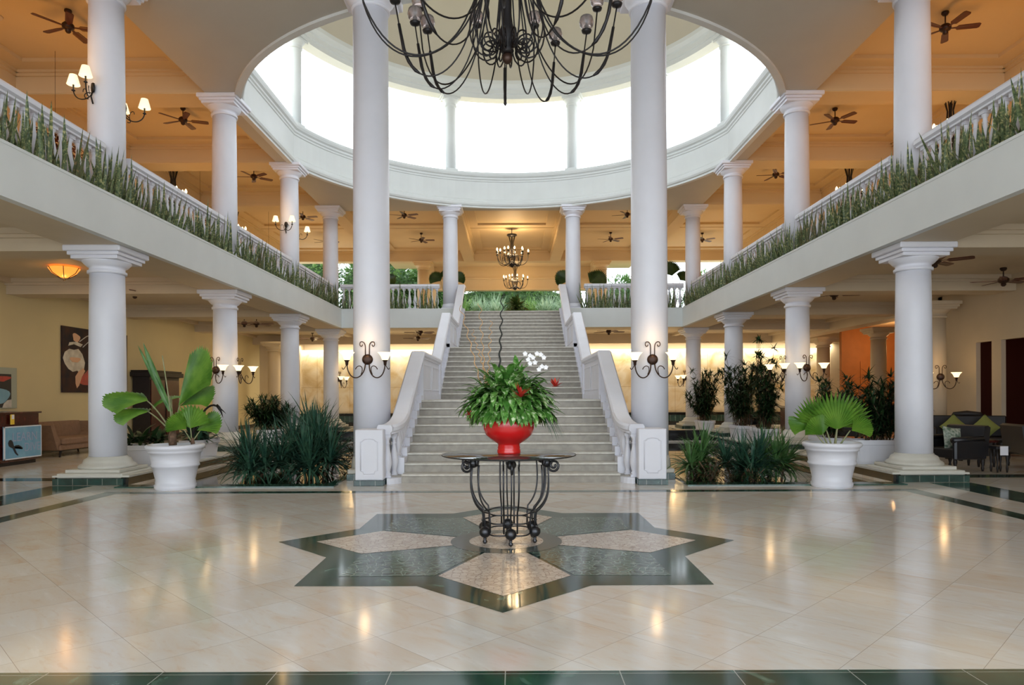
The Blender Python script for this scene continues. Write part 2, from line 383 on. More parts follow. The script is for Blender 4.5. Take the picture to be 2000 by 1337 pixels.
# inlaid bands (flush strips of stone, a millimetre or two proud)
st = MB(); t = .0015
st.box(-RW, RW, 3.2, 3.757, 0, t)
st.build('green_border_band', M['green'], floor)
st = MB(); st.box(-6.35, 6.35, 10.64, 10.86, 0, t)
for s in (-1, 1):
    a, b = sorted((s*6.08, s*6.35)); st.box(a, b, 3.76, 10.64, 0, t)
    a, b = sorted((s*7.02, s*7.72)); st.box(a, b, 3.76, 11.6, 0, t)
    a, b = sorted((s*7.72, s*RW)); st.box(a, b, 12.3, 12.75, 0, t)
st.build('dark_stone_stripe', M['green_plain'], floor)
st = MB()
for s in (-1, 1):
    a, b = sorted((s*2.9, s*6.5)); st.box(a, b, 11.32, 11.62, 0, .02)
    a, b = sorted((s*2.95, s*3.1)); st.box(a, b, 11.62, PY1, -.03, .02)
st.build('pool_coping', M['green_plain'], floor)
# star
SX, SY = -.03, 7.1
def pol(r, a): return (SX + r*sin(R(a)), SY - r*cos(R(a)))
def flat(mb, pts, z, mi=0):
    n = len(pts); return mb.add([(x,y,z) for x,y in pts], [list(range(n))], mi)
star = MB()
outer = []
for k in range(8): outer += [pol(2.34, k*45), pol(1.80, k*45+22.5)]
star.add([(SX,SY,.002)]+[(x,y,.002) for x,y in outer], [(0,1+i,1+(i+1)%16) for i in range(16)])
star.build('star_border', M['green_plain'], floor)
for k in range(8):
    a = k*45; mb = MB()
    flat(mb, [pol(.55,a-21.5), pol(.55,a), pol(.55,a+21.5), pol(1.475,a+22), pol(1.95,a), pol(1.475,a-22)][::-1] if False else [pol(.5,a-20.5), pol(.5,a), pol(.5,a+20.5), pol(1.475,a+21.9), pol(1.95,a), pol(1.475,a-21.9)], .0035)
    mb.build('star_point', M['terrazzo'] if k % 2 == 0 else M['mosaic'], floor)
mb = MB(); flat(mb, [pol(.57, i*6) for i in range(60)], .005); mb.build('star_ring', M['grey_ring'], floor)
mb = MB(); flat(mb, [pol(.38, i*6) for i in range(60)], .006); mb.build('star_centre', M['terrazzo'], floor)

# kerbs beside the pools
for s, side in ((-1,'left'),(1,'right')):
    mb = MB(); a, b = sorted((s*6.5, s*7.75)); mb.box(a, b, 11.75, 28.2, 0, .13)
    mb.box(*sorted((s*6.47, s*7.78)), 11.72, 28.2, .13, .16, 1)
    o = struct(mb, 'trim_kerb_'+side, [M['black_stone'], M['stone']])
mb = MB()
for s in (-1,1):
    mb.box(*sorted((s*2.3, s*6.5)), PY1, PY1+.7, 0, .16); mb.box(*sorted((s*2.3, s*6.5)), PY1+.7, PY1+1.3, 0, .3)
struct(mb, 'trim_ledge', M['black_stone'])

# ------------------------------------------------------------------ walls
def crown(mb, x0, x1, y0, y1, z, d=.12, h=.16, mi=0):
    """stepped cornice box around a footprint under height z"""
    mb.box(x0-d*.5, x1+d*.5, y0-d*.5, y1+d*.5, z-h, z-h*.55, mi); mb.box(x0-d, x1+d, y0-d, y1+d, z-h*.55, z, mi)
mb = MB(); mb.box(-RW-.3, -RW, -6, 36, 0, 4.45); struct(mb, 'wall_left', M['yellow'])
mb = MB(); mb.box(-RW-.3, -RW, -6, 38.1, 4.45, 10); struct(mb, 'wall_left_upper', M['ochre'])
mb = MB(); mb.box(RW, RW+.3, -6, 38.1, 4.45, 10); struct(mb, 'wall_right_upper', M['ochre'])
# right lower wall with door openings
mb = MB(); zt = 2.85
ops = [(8.0, 10.5), (16.4, 17.5), (17.85, 18.45)]
y = -6
for a, b in ops:
    mb.box(RW, RW+.12, y, a, 0, 4.45); mb.box(RW, RW+.12, a, b, zt, 4.45); y = b
mb.box(RW, RW+.12, y, 19.9, 0, 4.45); mb.box(RW, 17.5, 19.9, 20.1, 0, 4.45); mb.box(17.5, 17.7, 19.9, 36, 0, 4.45)
struct(mb, 'wall_right', M['cream'])
mb = MB(); mb.box(RW+2.8, RW+3, 4, 19.7, 0, 3.2); mb.box(RW+.12, RW+3, 19.7, 19.9, 0, 3.2); mb.box(RW+.12, RW+3, 4, 19.9, 3.2, 3.4); mb.box(RW+.12, RW+3, 3.8, 4, 0, 3.2); mb.box(RW, RW+3, 4, 19.9, -.2, 0)
struct(mb, 'wall_right_room', M['maroon'])
mb = MB(); mb.box(14.3, 17.5, 30, 30.2, 0, 4.4); mb.box(15.1, 16.4, 29.97, 30, 0, 2.9)
struct(mb, 'wall_right_passage', M['orange_wall'])
# marble wall at the back, with the light trough above it
mb = MB(); mb.box(-10.4, 15.6, 34.0, 34.15, .62, 3.74); struct(mb, 'wall_back', wall_marble())
mb = MB(); mb.box(-RW-.3, 17.7, 34.6, 34.9, 0, 4.45); mb.box(-RW, -10.4, 33.9, 34.6, 0, 4.45); mb.box(15.6, 17.5, 33.9, 34.6, 0, 4.45); struct(mb, 'wall_back_plain', M['cream'])
mb = MB(); mb.box(-10.4, 15.6, 33.9, 34.15, 0, .18); mb.box(-10.4,15.6,33.95,34.15,.18,.5,1); mb.box(-10.4, 15.6, 33.88, 34.16, .5, .62); struct(mb, 'baseboard_back', [M['black_stone'], M['tile']])
mb = MB(); mb.box(-RW, -RW+.03, -6, 33.9, 0, .16); struct(mb, 'baseboard_left', M['black_stone'])
mb = MB()
y = -6
for a, b in ops: mb.box(RW-.03, RW, y, a, 0, .14); y = b
mb.box(RW-.03, RW, y, 19.9, 0, .14); struct(mb, 'baseboard_right', M['black_stone'])

# ------------------------------------------------------------------ lower ceiling / gallery slab
mb = MB()
for s in (-1,1):
    a, b = sorted((s*7.6, s*(RW+.3))); mb.box(a, b, -6, 44, 4.4, SL)
    a, b = sorted((s*2.2, s*7.6)); mb.box(a, b, 27.7, 44, 4.4, SL)
mb.box(-2.2, 2.2, 27.62, 44, 4.4, SL); mb.box(RW+.3, 17.7, 19.9, 36, 4.4, SL)
struct(mb, 'floor_gallery', [M['cream']])
mb = MB()
for s in (-1,1):                                # soffit beams under the gallery edge
    mb.box(*sorted((s*6.68, s*7.6)), -6, 27.8, H1, 4.6)
    for k, Y in enumerate([2.3, 7.3] + ROWS): 
        mb.box(*sorted((s*7.6, s*RW)), Y-.35, Y+.35, 4.02, 4.4)
        mb.box(*sorted((s*7.6, s*RW)), Y-.47, Y+.47, 4.3, 4.4)
        mb.box(*sorted((s*7.6, s*RW)), Y-.41, Y+.41, 4.24, 4.3)
    mb.box(*sorted((s*7.6, s*7.85)), -6, 44, 4.28, 4.4)
    mb.box(*sorted((s*2.3, s*6.68)), 26.7, 27.8, H1, 4.6)
    mb.box(*sorted((s*(RW-.2), s*RW)), -6, 34, 4.28, 4.4)
mb.box(-RW, 17.5, 33.0, 33.3, 3.95, 4.4); mb.box(RW, RW+.6, 19.9, 33, 3.95, 4.4)
struct(mb, 'ceiling_lower', M['cream'])
# planter fascia: front lip, gravel trough
for s, side in ((-1,'left'),(1,'right')):
    mb = MB(); mb.box(*sorted((s*XF, s*6.68)), -6, 26.68, H1, SL)
    mb.box(*sorted((s*(XF-.008), s*6.69)), -6, 26.7, SL-.03, SL+.012)
    struct(mb, 'trim_fascia_'+side, M['fascia'])
    mb = MB(); mb.box(*sorted((s*6.68, s*7.0)), -6, 27.0, 4.6, 4.74); struct(mb, 'trim_planter_soil_'+side, M['soil'])
    mb = MB(); mb.box(*sorted((s*7.0, s*7.6)), -6, 27.8, 4.6, SL); struct(mb, 'trim_gallery_kerb_'+side, M['fascia'])
    mb = MB(); mb.box(*sorted((s*2.2, s*6.68)), 26.55, 26.68, H1, SL); mb.box(*sorted((s*2.2, s*6.68)), 26.542, 26.69, SL-.03, SL+.012)
    struct(mb, 'trim_back_fascia_'+side, M['fascia'])
    mb = MB(); mb.box(*sorted((s*2.7, s*6.68)), 26.68, 27.1, 4.6, 4.74); struct(mb, 'trim_back_planter_soil_'+side, M['soil'])
    mb = MB(); mb.box(*sorted((s*2.2, s*7.0)), 27.1, 27.8, 4.6, SL); mb.box(*sorted((s*2.2, s*2.7)), 26.68, 27.1, 4.6, SL); struct(mb, 'trim_back_kerb_'+side, M['fascia'])

# ------------------------------------------------------------------ upper ceiling with the round opening
def ringpt(a, r=CR):
    x = r*cos(a); y = r*sin(a); k = 6.96*(r/CR)
    x = max(-k, min(k, x)); return x, CY + y
N = 144
def rectpt(a, x0=-7.45, x1=7.45, y0=-6, y1=27.75):
    dx, dy = cos(a), sin(a); t = 1e9
    if dx > 1e-9: t = min(t, x1/dx)
    if dx < -1e-9: t = min(t, x0/dx)
    if dy > 1e-9: t = min(t, (y1-CY)/dy)
    if dy < -1e-9: t = min(t, (y0-CY)/dy)
    return dx*t, CY + dy*t
angs = sorted(set([2*pi*i/N for i in range(N)] + [atan2(y-CY, x) % (2*pi) for x in (-7.45,7.45) for y in (-6,27.75)]))
n = len(angs); vs = []
for z in (H2, 10.1):
    for a in angs: x, y = ringpt(a, CR+.05); vs.append((x,y,z))
    for a in angs: x, y = rectpt(a); vs.append((x,y,z))
fs = []
for i in range(n):
    j = (i+1) % n
    fs += [(i,j,n+j,n+i)[::-1], (2*n+i,2*n+j,3*n+j,3*n+i), (n+i,n+j,3*n+j,3*n+i)]
mb = MB(); mb.add(vs, fs); struct(mb, 'ceiling', M['soffit'])
mb = MB()
for s in (-1,1):
    mb.box(*sorted((s*7.45, s*(RW+.3))), -6, 38.7, CZ, 10)
mb.box(-7.45, 7.45, 27.75, 44, CZ, 10)
struct(mb, 'ceiling_upper', M['ochre'])
mb = MB()
def beam(mb, x0, x1, y0, y1, zb=H2, zt=CZ):
    mb.box(x0,x1,y0,y1,zb,zt-.02)
    mb.box(x0-.05,x1+.05,y0-.05,y1+.05,zt-.22,zt-.15); mb.box(x0-.11,x1+.11,y0-.11,y1+.11,zt-.15,zt-.06); mb.box(x0-.16,x1+.16,y0-.16,y1+.16,zt-.06,zt+.01)
    mb.box(x0-.02,x1+.02,y0-.02,y1+.02,zb+.02,zb+.1)
for s in (-1,1):
    for Y in [2.3, 7.3]+ROWS: beam(mb, *sorted((s*7.45, s*RW)), Y-.4, Y+.4)
    beam(mb, *sorted((s*2.1, s*2.65)), 27.75, 38.2)
    beam(mb, *sorted((s*6.9, s*7.45)), 27.75, 38.2)
    beam(mb, *sorted((s*(RW-.3), s*RW)), -6, 38.2)
beam(mb, -RW, RW, 38.2, 38.8)
# dropped surrounds inside the coffers
def coffer(mb, x0,x1,y0,y1, w=.5, dz=.09):
    z0 = CZ-dz
    mb.box(x0,x1,y0,y0+w,z0,CZ+.01); mb.box(x0,x1,y1-w,y1,z0,CZ+.01); mb.box(x0,x0+w,y0+w,y1-w,z0,CZ+.01); mb.box(x1-w,x1,y0+w,y1-w,z0,CZ+.01)
ys = [2.3,7.3]+ROWS
for s in (-1,1):
    for a, b in zip(ys[:-1], ys[1:]): coffer(mb, *sorted((s*7.6, s*(RW-.3))), a+.4, b-.4)
    coffer(mb, *sorted((s*7.45, s*(RW-.3))), 27.76, 32.9); coffer(mb, *sorted((s*7.45, s*(RW-.3))), 33.0, 38.2)
    coffer(mb, *sorted((s*2.65, s*6.9)), 27.76, 32.9); coffer(mb, *sorted((s*2.65, s*6.9)), 33.0, 38.2)
coffer(mb, -2.1, 2.1, 27.76, 32.9); coffer(mb, -2.1, 2.1, 33.0, 38.2)
struct(mb, 'ceiling_beams', M['ochre'])
# porch beyond the last beam
mb = MB(); mb.box(-5.2, 5.2, 43.4, 43.8, 8.1, CZ); mb.box(-5.2, 5.2, 43.32, 43.88, 8.08, 8.2); mb.box(-5.2,5.2,43.3,43.9,8.75,8.85)
mb.box(-5.2,-4.9,38.8,43.4,8.5,CZ); mb.box(4.9,5.2,38.8,43.4,8.5,CZ)
struct(mb, 'wall_porch_lintel', M['ochre'])
mb = MB(); mb.box(-5.3,-4.75,43.3,43.9,SL,8.1); mb.box(4.75,5.3,43.3,43.9,SL,8.1); struct(mb, 'wall_porch_pier', M['ochre'])

# ------------------------------------------------------------------ drum, lintel ring and dome over the opening
def sweep_ring(mb, prof, closed=True, mi=0):
    m = len(prof); vs = []; NN = 144
    for i in range(NN):
        a = 2*pi*i/NN
        for off, z in prof:
            x, y = ringpt(a, CR-off); vs.append((x,y,z))
    fs = []
    for i in range(NN):
        j = (i+1) % NN
        for k in range(m if closed else m-1):
            l = (k+1) % m; fs.append((i*m+k, j*m+k, j*m+l, i*m+l))
    mb.add(vs, fs, mi, False)
mb = MB()
sweep_ring(mb, [(-.10,8.84),(.05,8.84),(.05,8.90),(.10,8.92),(.13,8.98),(.13,9.05),(.07,9.08),(.07,9.13),(.03,9.17),(0,9.2),(0,9.86),(.03,9.88),(.03,9.93),(.07,9.96),(.07,10.02),(.13,10.06),(.16,10.13),(.16,10.2),(-.42,10.2),(-.42,10.05),(-.10,10.05)])
struct(mb, 'trim_drum', M['fascia'])
mb = MB()
sweep_ring(mb, [(-.42,13.15),(.02,13.15),(.02,13.32),(.06,13.34),(.06,13.5),(.12,13.54),(.20,13.66),(.20,13.8),(-.42,13.8)])
struct(mb, 'trim_drum_cornice', M['fascia'])
mb = MB(); prof = []
for k in range(13):
    a = k/12*pi/2; prof.append((CR*cos(a), 13.8+3.0*sin(a)))
sweep_ring(mb, [( CR-max(r,.02), z) for r,z in prof], closed=False)
for i, q in enumerate(mb.sm): mb.sm[i] = True
struct(mb, 'ceiling_dome', M['dome'])

# ------------------------------------------------------------------ columns
def column_parts(root, r, h, cap=True, base='tile', m='white', top=.44, n=28):
    zb = 0
    if base == 'tile':
        a = MB(); a.bbox(-.60,.60,-.60,.60,0,.11,.006); a.build('tiled_plinth', M['tile'], root)
        a = MB(); a.bbox(-.56,.56,-.56,.56,.11,.19,.02); a.bbox(-.47,.47,-.47,.47,.19,.25,.015)
        a.lathe([(.46,.25),(.465,.28),(.44,.31),(.40,.33),(.385,.37),(.37,.40),(r+.015,.43),(r+.012,.45)], n); a.build('base', M['stone'], root); zb = .44
    elif base == 'plain':
        a = MB(); a.bbox(-.34,.34,-.34,.34,0,.1,.01); a.lathe([(.33,.1),(.34,.14),(.335,.18),(.33,.2),(r+.02,.24),(r+.01,.26)], n); a.build('base', M[m], root); zb = .25
    a = MB(); a.lathe([(r,zb),(r,h*.35),(r*.965,h*.7),(r*.93,h-top)], n); a.build('shaft', M[m], root)
    if cap:
        q = r*.93; a = MB(); t = h-top
        a.lathe([(q,t),(q+.035,t+.005),(q+.035,t+.05),(q+.005,t+.06),(q+.005,t+.11),(q+.04,t+.125),(q+.065,t+.15),(q+.11,t+.20),(q+.12,t+.225)], n)
        k = q+.125
        a.bbox(-k,k,-k,k,t+.22,t+.28,.008); a.bbox(-k-.04,k+.04,-k-.04,k+.04,t+.28,t+.34,.012); a.bbox(-k-.09,k+.09,-k-.09,k+.09,t+.34,h,.02)
        a.build('capital', M[m], root)
order = ['nearest', 'second', 'third', 'farthest']
c0 = thing('column', 'x', 'column', (-XC, ROWS[0], 0), group='ground floor columns along the balconies'); column_parts(c0, .30, H1)
first = True
gl = {-1: ['white floor-standing column on green tiled plinth nearest the reception desk, left of the palm pot',
           'second white ground floor column on the left, with two scroll wall lamps, behind the big palm',
           'third white ground floor column on the left, rising behind the big strappy plant',
           'farthest white ground floor column on the left, beside the marble wall'],
      1: ['white floor-standing column on green tiled plinth nearest the black armchairs on the right',
          'second white ground floor column on the right, with scroll lamps above the potted palm',
          'third white ground floor column on the right, behind the dark potted shrubs',
          'farthest white ground floor column on the right, before the glowing marble wall']}
gu = {-1: ['thick upper gallery column on the left carrying white shaded lamps, nearest the viewer',
           'second upper gallery column on the left, under the rim of the round opening',
           'third upper gallery column on the left with a two-lamp sconce',
           'farthest upper gallery column on the left, at the balcony corner'],
      1: ['thick upper gallery column on the right, nearest the viewer, rising from the planter',
          'second upper gallery column on the right, under the rim of the round opening',
          'third upper gallery column on the right, behind the planter leaves',
          'farthest upper gallery column on the right, at the balcony corner']}
for s in (-1, 1):
    for k, Y in enumerate(ROWS):
        z = 0 if k == 0 else .16
        if first: c0['label'] = gl[s][k]; first = False
        elif k == 0: dup(c0, (s*XC, Y, 0), label=gl[s][k])
        else:
            if s == -1 and k == 1:
                c1 = thing('column', gl[s][k], 'column', (s*XC, Y, .16), group='ground floor columns along the balconies'); column_parts(c1, .30, H1-.16)
            else: dup(c1, (s*XC, Y, .16), label=gl[s][k])
cu = thing('column', gu[-1][0], 'column', (-XC, ROWS[0], SL), group='upper gallery columns'); column_parts(cu, .30, H2-SL, base='plain')
for s in (-1, 1):
    for k, Y in enumerate(ROWS):
        if s == -1 and k == 0: continue
        dup(cu, (s*XC, Y, SL), label=gu[s][k])
for s, l in ((-1,'upper column left of the head of the stairs, bluish white'),(1,'upper column right of the head of the stairs, bluish white')):
    dup(cu, (s*2.42, 27.3, SL), label=l)
# two tall columns flanking the stairs
for s, l in ((-1,'tall two-storey white column left of the stairs with a scroll lamp'),(1,'tall two-storey white column right of the stairs with a scroll lamp')):
    t = thing('column', l, 'column', (s*2.53, 12.6, 0), group='two-storey columns flanking the stairs')
    a = MB(); a.bbox(-.38,.38,-.38,.38,0,.11,.006); a.build('tiled_plinth', M['tile'], t)
    a = MB(); a.bbox(-.37,.37,-.37,.37,.11,.19,.02); a.lathe([(.37,.19),(.37,.25),(.36,.33),(.345,.4)], 28); a.build('base', M['stone'], t)
    a = MB(); a.lathe([(.335,.38),(.33,3),(.315,H2-.44)], 32); a.build('shaft', M['white'], t)
    a = MB(); q = .315; z = H2-.44
    a.lathe([(q,z),(q+.035,z+.01),(q+.035,z+.05),(q+.005,z+.06),(q+.005,z+.1),(q+.05,z+.13),(q+.11,z+.2),(q+.12,z+.23)], 32); k = q+.13
    a.bbox(-k,k,-k,k,z+.22,z+.29,.01); a.bbox(-k-.07,k+.07,-k-.07,k+.07,z+.29,H2,.02); a.build('capital', M['white'], t)
# drum columns
dl = ['centre left', 'centre right', 'left of the tall left column', 'right of the tall right column', 'far left', 'far right']
def drumcol(a, l):
    x, y = ringpt(R(a), CR+.13)
    t = thing('drum_column', l, 'column', (x, y, 10.2), rz=R(a)-pi/2, group='short columns round the clerestory opening')
    m = MB(); m.bbox(-.24,.24,-.22,.22,0,.1,.01); m.build('base', M['fascia'], t)
    m = MB(); m.lathe([(.2,.1),(.2,2.5),(.19,2.55)], 20); m.box(-.2,.2,-.05,.2,.1,2.5); m.build('shaft', M['fascia'], t)
    m = MB(); m.lathe([(.2,2.52),(.24,2.54),(.24,2.58),(.21,2.6),(.23,2.66),(.3,2.76),(.33,2.8)], 20); m.bbox(-.34,.34,-.27,.27,2.8,2.88,.01); m.bbox(-.4,.4,-.3,.3,2.88,2.95,.01); m.build('capital', M['fascia'], t)
drumcol(90+18.6, 'clerestory column left of centre, between two bright openings'); drumcol(90-18.6, 'clerestory column right of centre, between two bright openings')
drumcol(90+45, 'clerestory column hidden behind the tall left column'); drumcol(90-45, 'clerestory column hidden behind the tall right column')
drumcol(90+70.5, 'clerestory column at the far left of the bright openings'); drumcol(90-70.5, 'clerestory column at the far right of the bright openings')
# back columns of the upper hall
for x, l in ((-4.95,'short cream column left of the porch, before the trees'),(4.95,'short cream column right of the porch, before the bright sky')):
    t = thing('column', l, 'column', (x, 38.5, SL), group='columns at the back of the upper hall'); column_parts(t, .34, H2-SL, base='plain', m='ochre')
# wall columns below
for x, y, l in ((-11.2, 32.5, 'half-hidden cream wall column at the far left beside the marble wall'), (11.75, 19.2, 'cream wall column on the right carrying a lit scroll lamp'),
                (14.1, 26.6, 'cream column on the right beside the orange-lit passage'), (13.95, 31.0, 'slim cream column at the far right end of the marble wall')):
    t = thing('column', l, 'column', (x, y, 0)); column_parts(t, .29, 4.02 if False else H1-.08, base='plain', m='cream')
# ------------------------------------------------------------------ balustrades
def baluster_mesh(h, r=.075, n=12):
    m = MB(); u = h
    m.box(-.06,.06,-.06,.06,0,.05*u); m.box(-.06,.06,-.06,.06,.93*u,u)
    m.lathe([(.05,.05*u),(.055,.09*u),(.035,.12*u),(.045,.17*u),(r,.30*u),(r*1.02,.37*u),(.06,.50*u),(.036,.68*u),(.03,.76*u),(.045,.78*u),(.03,.80*u),(.032,.87*u),(.05,.90*u),(.05,.93*u)], n, cap=False)
    return m.mesh('baluster', M['white'])
BH = .78
BM = baluster_mesh(BH)
RAILP = [(-.11,0),(.11,0),(.11,.03),(.15,.06),(.15,.12),(.12,.16),(-.12,.16),(-.15,.12),(-.15,.06),(-.11,.03)]
BASEP = [(-.12,0),(.12,0),(.12,.08),(.09,.11),(-.09,.11),(-.12,.08)]
def balustrade(x0, y0, x1, y1, z, label, group):
    L = sqrt((x1-x0)**2+(y1-y0)**2); a = atan2(y1-y0, x1-x0)
    t = thing('balustrade', label, 'balustrade', (x0,y0,z), rz=a, group=group)
    m = MB(); m.bend_box_path([(0,0,0),(L,0,0)], BASEP); m.build('bottom_rail', M['white'], t)
    m = MB(); m.bend_box_path([(0,0,.11+BH),(L,0,.11+BH)], RAILP); m.build('handrail', M['white'], t)
    k = int(L/.21); 
    for i in range(k): place(BM, 'baluster', t, ((i+.5)*L/k, 0, .11))
names = ['the nearest stretch, running out of the picture', 'between its first and second upper columns', 'between its second and third upper columns', 'between its third and farthest upper columns']
for s, side in ((-1,'left'),(1,'right')):
    ys = [6.6] + ROWS
    for k in range(4):
        balustrade(s*7.1, ys[k]+(.4 if k else 0), s*7.1, ys[k+1]-.4, SL, 'white balustrade on the %s balcony, %s' % (side, names[k]), 'balcony balustrades')
    balustrade(s*2.85, 27.3, s*6.75, 27.3, SL, 'white balustrade across the back balcony, %s of the stairs' % side, 'balcony balustrades')

# ------------------------------------------------------------------ staircase
SW = 1.87
stair = thing('staircase', 'wide travertine staircase in three flights rising to the upper hall', 'staircase', (0,0,0))
RZ = SL/31.0
flights = [(11.83, 0, 9, .327), (18.2, 9*RZ, 10, .3), (24.0, 19*RZ, 12, .3)]
def zs(k): return k*RZ
mbs = []
for (y0, z0, nr, tr) in flights:
    fl_ = MB()
    for k in range(nr):
        ya = y0 + k*tr; zt = z0 + (k+1)*RZ
        last = k == nr-1
        yb = ya + tr if not last else ya + tr
        low = max(-.02, zt-.75) if y0 > 12 else -.02
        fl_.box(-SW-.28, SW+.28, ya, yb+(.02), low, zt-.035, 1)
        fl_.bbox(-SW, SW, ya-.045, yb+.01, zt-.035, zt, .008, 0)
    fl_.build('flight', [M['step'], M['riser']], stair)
ends = [flights[0][0]+9*.327, flights[1][0]+10*.3]
mb = MB(); mb.bbox(-SW-.28, SW+.28, ends[0]+.01, 18.17, 9*RZ-.4, 9*RZ, .01); mb.build('landing', M['step'], stair)
mb = MB(); mb.bbox(-SW-.28, SW+.28, ends[1]+.01, 23.97, 19*RZ-.4, 19*RZ, .01); mb.build('landing', M['step'], stair)

TH = .16
for s, side in ((-1,'left'),(1,'right')):
    t = thing('stair_balustrade', 'white balustrade with panelled end pedestal along the %s side of the stairs' % side, 'balustrade', (0,0,0), group='stair balustrades')
    xm = s*2.0
    # pedestal
    m = MB(); px = s*2.36; m.bbox(px-.235,px+.235,11.50,12.05,.09,.93,.015)
    m.build('pedestal', M['white'], t)
    m = MB(); m.bbox(px-.25,px+.25,11.46,12.05,0,.09,.006); m.build('tiled_plinth', M['tile'], t)
    # raised moulding on the pedestal front
    m = MB(); fr = []
    x0, x1, z0, z1 = px-.14, px+.14, .2, .78; c = .05
    pts = [(x0,z0+c),(x0+c*.6,z0+c*.8),(x0+c,z0+c*.4),(x0+c,z0),(x1-c,z0),(x1-c,z0+c*.4),(x1-c*.6,z0+c*.8),(x1,z0+c),(x1,z1-c),(x1-c*.6,z1-c*.8),(x1-c,z1-c*.3),(px+.03,z1),(px-.03,z1),(x0+c,z1-c*.3),(x0+c*.6,z1-c*.8),(x0,z1-c),(x0,z0+c)]
    m.tube([(x,11.497,z) for x,z in pts], .011, 6); m.build('panel_moulding', M['white'], t)
    # curved foot base with balusters and the sweeping rail
    arc = []
    for k in range(9):
        a = pi/2*k/8; arc.append((s*(2.12-.16*sin(a)) , 11.78+ .32*(1-cos(a)) ))
    m = MB(); m.bend_box_path([(x,y,0) for x,y in arc]+[(s*1.96,12.3,0)], [(-.14,0),(.14,0),(.14,.10),(-.14,.10)]); m.build('foot_base', M['white'], t)
    # stepped string blocks of flight 1,2,3
    for fi, (y0, z0, nr, tr) in enumerate(flights):
        m = MB()
        for k in range(nr):
            if fi == 0 and k == 0: continue
            ya = y0 + k*tr; zt = z0 + (k+1)*RZ
            m.box(*sorted((s*1.87, s*2.14)), ya-.04, ya+tr-.04, zt-.22, zt+.10)
        m.build('stepped_string', M['white'], t)
    # rails
    RH = .98
    path = []
    def add(x, y, z): path.append((x,y,z))
    zr0 = .84
    add(s*2.14, 11.72, zr0)
    for k in range(1, 11):
        a = pi/2*k/10; y = 11.76 + .5*(1-cos(a)); x = s*(2.14 - .15*sin(a))
        add(x, y+.02, zr0 + .12*(k/10)**2)
    y = 12.5
    for k in range(8):
        yy = 12.5 + k*(14.77-12.5)/7; add(s*1.99, yy, 1.02 + (9*RZ+RH-.09-1.02)*((k/7))**1.0)
    m = MB(); m.bend_box_path(path, RAILP, smooth=False); m.build('handrail', M['white'], t)
    z1 = 9*RZ+RH-.09
    m = MB(); m.bend_box_path([(s*1.99,14.77,z1),(s*1.99,18.2,z1)], RAILP); m.build('handrail', M['white'], t)
    z2 = 19*RZ+RH-.09
    m = MB(); m.bend_box_path([(s*1.99,18.2,z1),(s*1.99,21.0,z2)], RAILP); m.build('handrail', M['white'], t)
    m = MB(); m.bend_box_path([(s*1.99,21.0,z2),(s*1.99,24.0,z2)], RAILP); m.build('handrail', M['white'], t)
    z3 = SL+RH-.09
    m = MB(); m.bend_box_path([(s*1.99,24.0,z2),(s*1.99,27.3,z3),(s*1.99,27.7,z3)], RAILP); m.build('handrail', M['white'], t)
    # landing walls, panelled
    for (ya, yb, zb, zt) in ((14.62,18.2,9*RZ,z1),(20.86,24.0,19*RZ,z2)):
        m = MB(); m.box(*sorted((s*1.9, s*2.1)), ya+.02, yb-.02, zb+.005, zt+.005); 
        m.box(*sorted((s*1.87, s*2.12)), ya+.01, yb-.01, zb+.002, zb+.13)
        xi = s*1.9
        for (a, b) in ((ya+.25, (ya+yb)/2-.12), ((ya+yb)/2+.12, yb-.25)):
            q0, q1 = zb+.22, zt-.12
            m.tube([(xi,a,q0),(xi,b,q0),(xi,b,q1),(xi,a,q1),(xi,a,q0)], .018, 6)
        for yy in (ya, yb-.16): m.box(*sorted((s*1.855, s*2.13)), yy, yy+.16, zb+.001, zt+.01)
        m.build('landing_panel', M['white'], t)
    # balusters
    hb = .74; bm = baluster_mesh(hb, .07)
    for k, (bx, by) in enumerate([(2.10,11.80),(2.03,12.02)]):
        place(bm, 'baluster', t, (s*bx, by, .10))
    for fi, (y0, z0, nr, tr) in enumerate(flights):
        for k in range(1 if fi == 0 else 0, nr):
            for q in (.25, .75):
                yy = y0 + (k+q)*tr - .04; zt = z0 + (k+1)*RZ + .10
                if fi == 0: zrail = 1.02 + (9*RZ+RH-.09-1.02)*max(0,(yy-12.5))/(14.77-12.5)
                elif fi == 1: zrail = z1 + (z2-z1)*(yy-18.2)/2.8
                else: zrail = z2 + (z3-z2)*(yy-24)/3.3
                h = zrail+.02 - zt
                o = place(bm, 'baluster', t, (s*2.0, yy, zt)); o.scale = (.8,.8,h/hb)

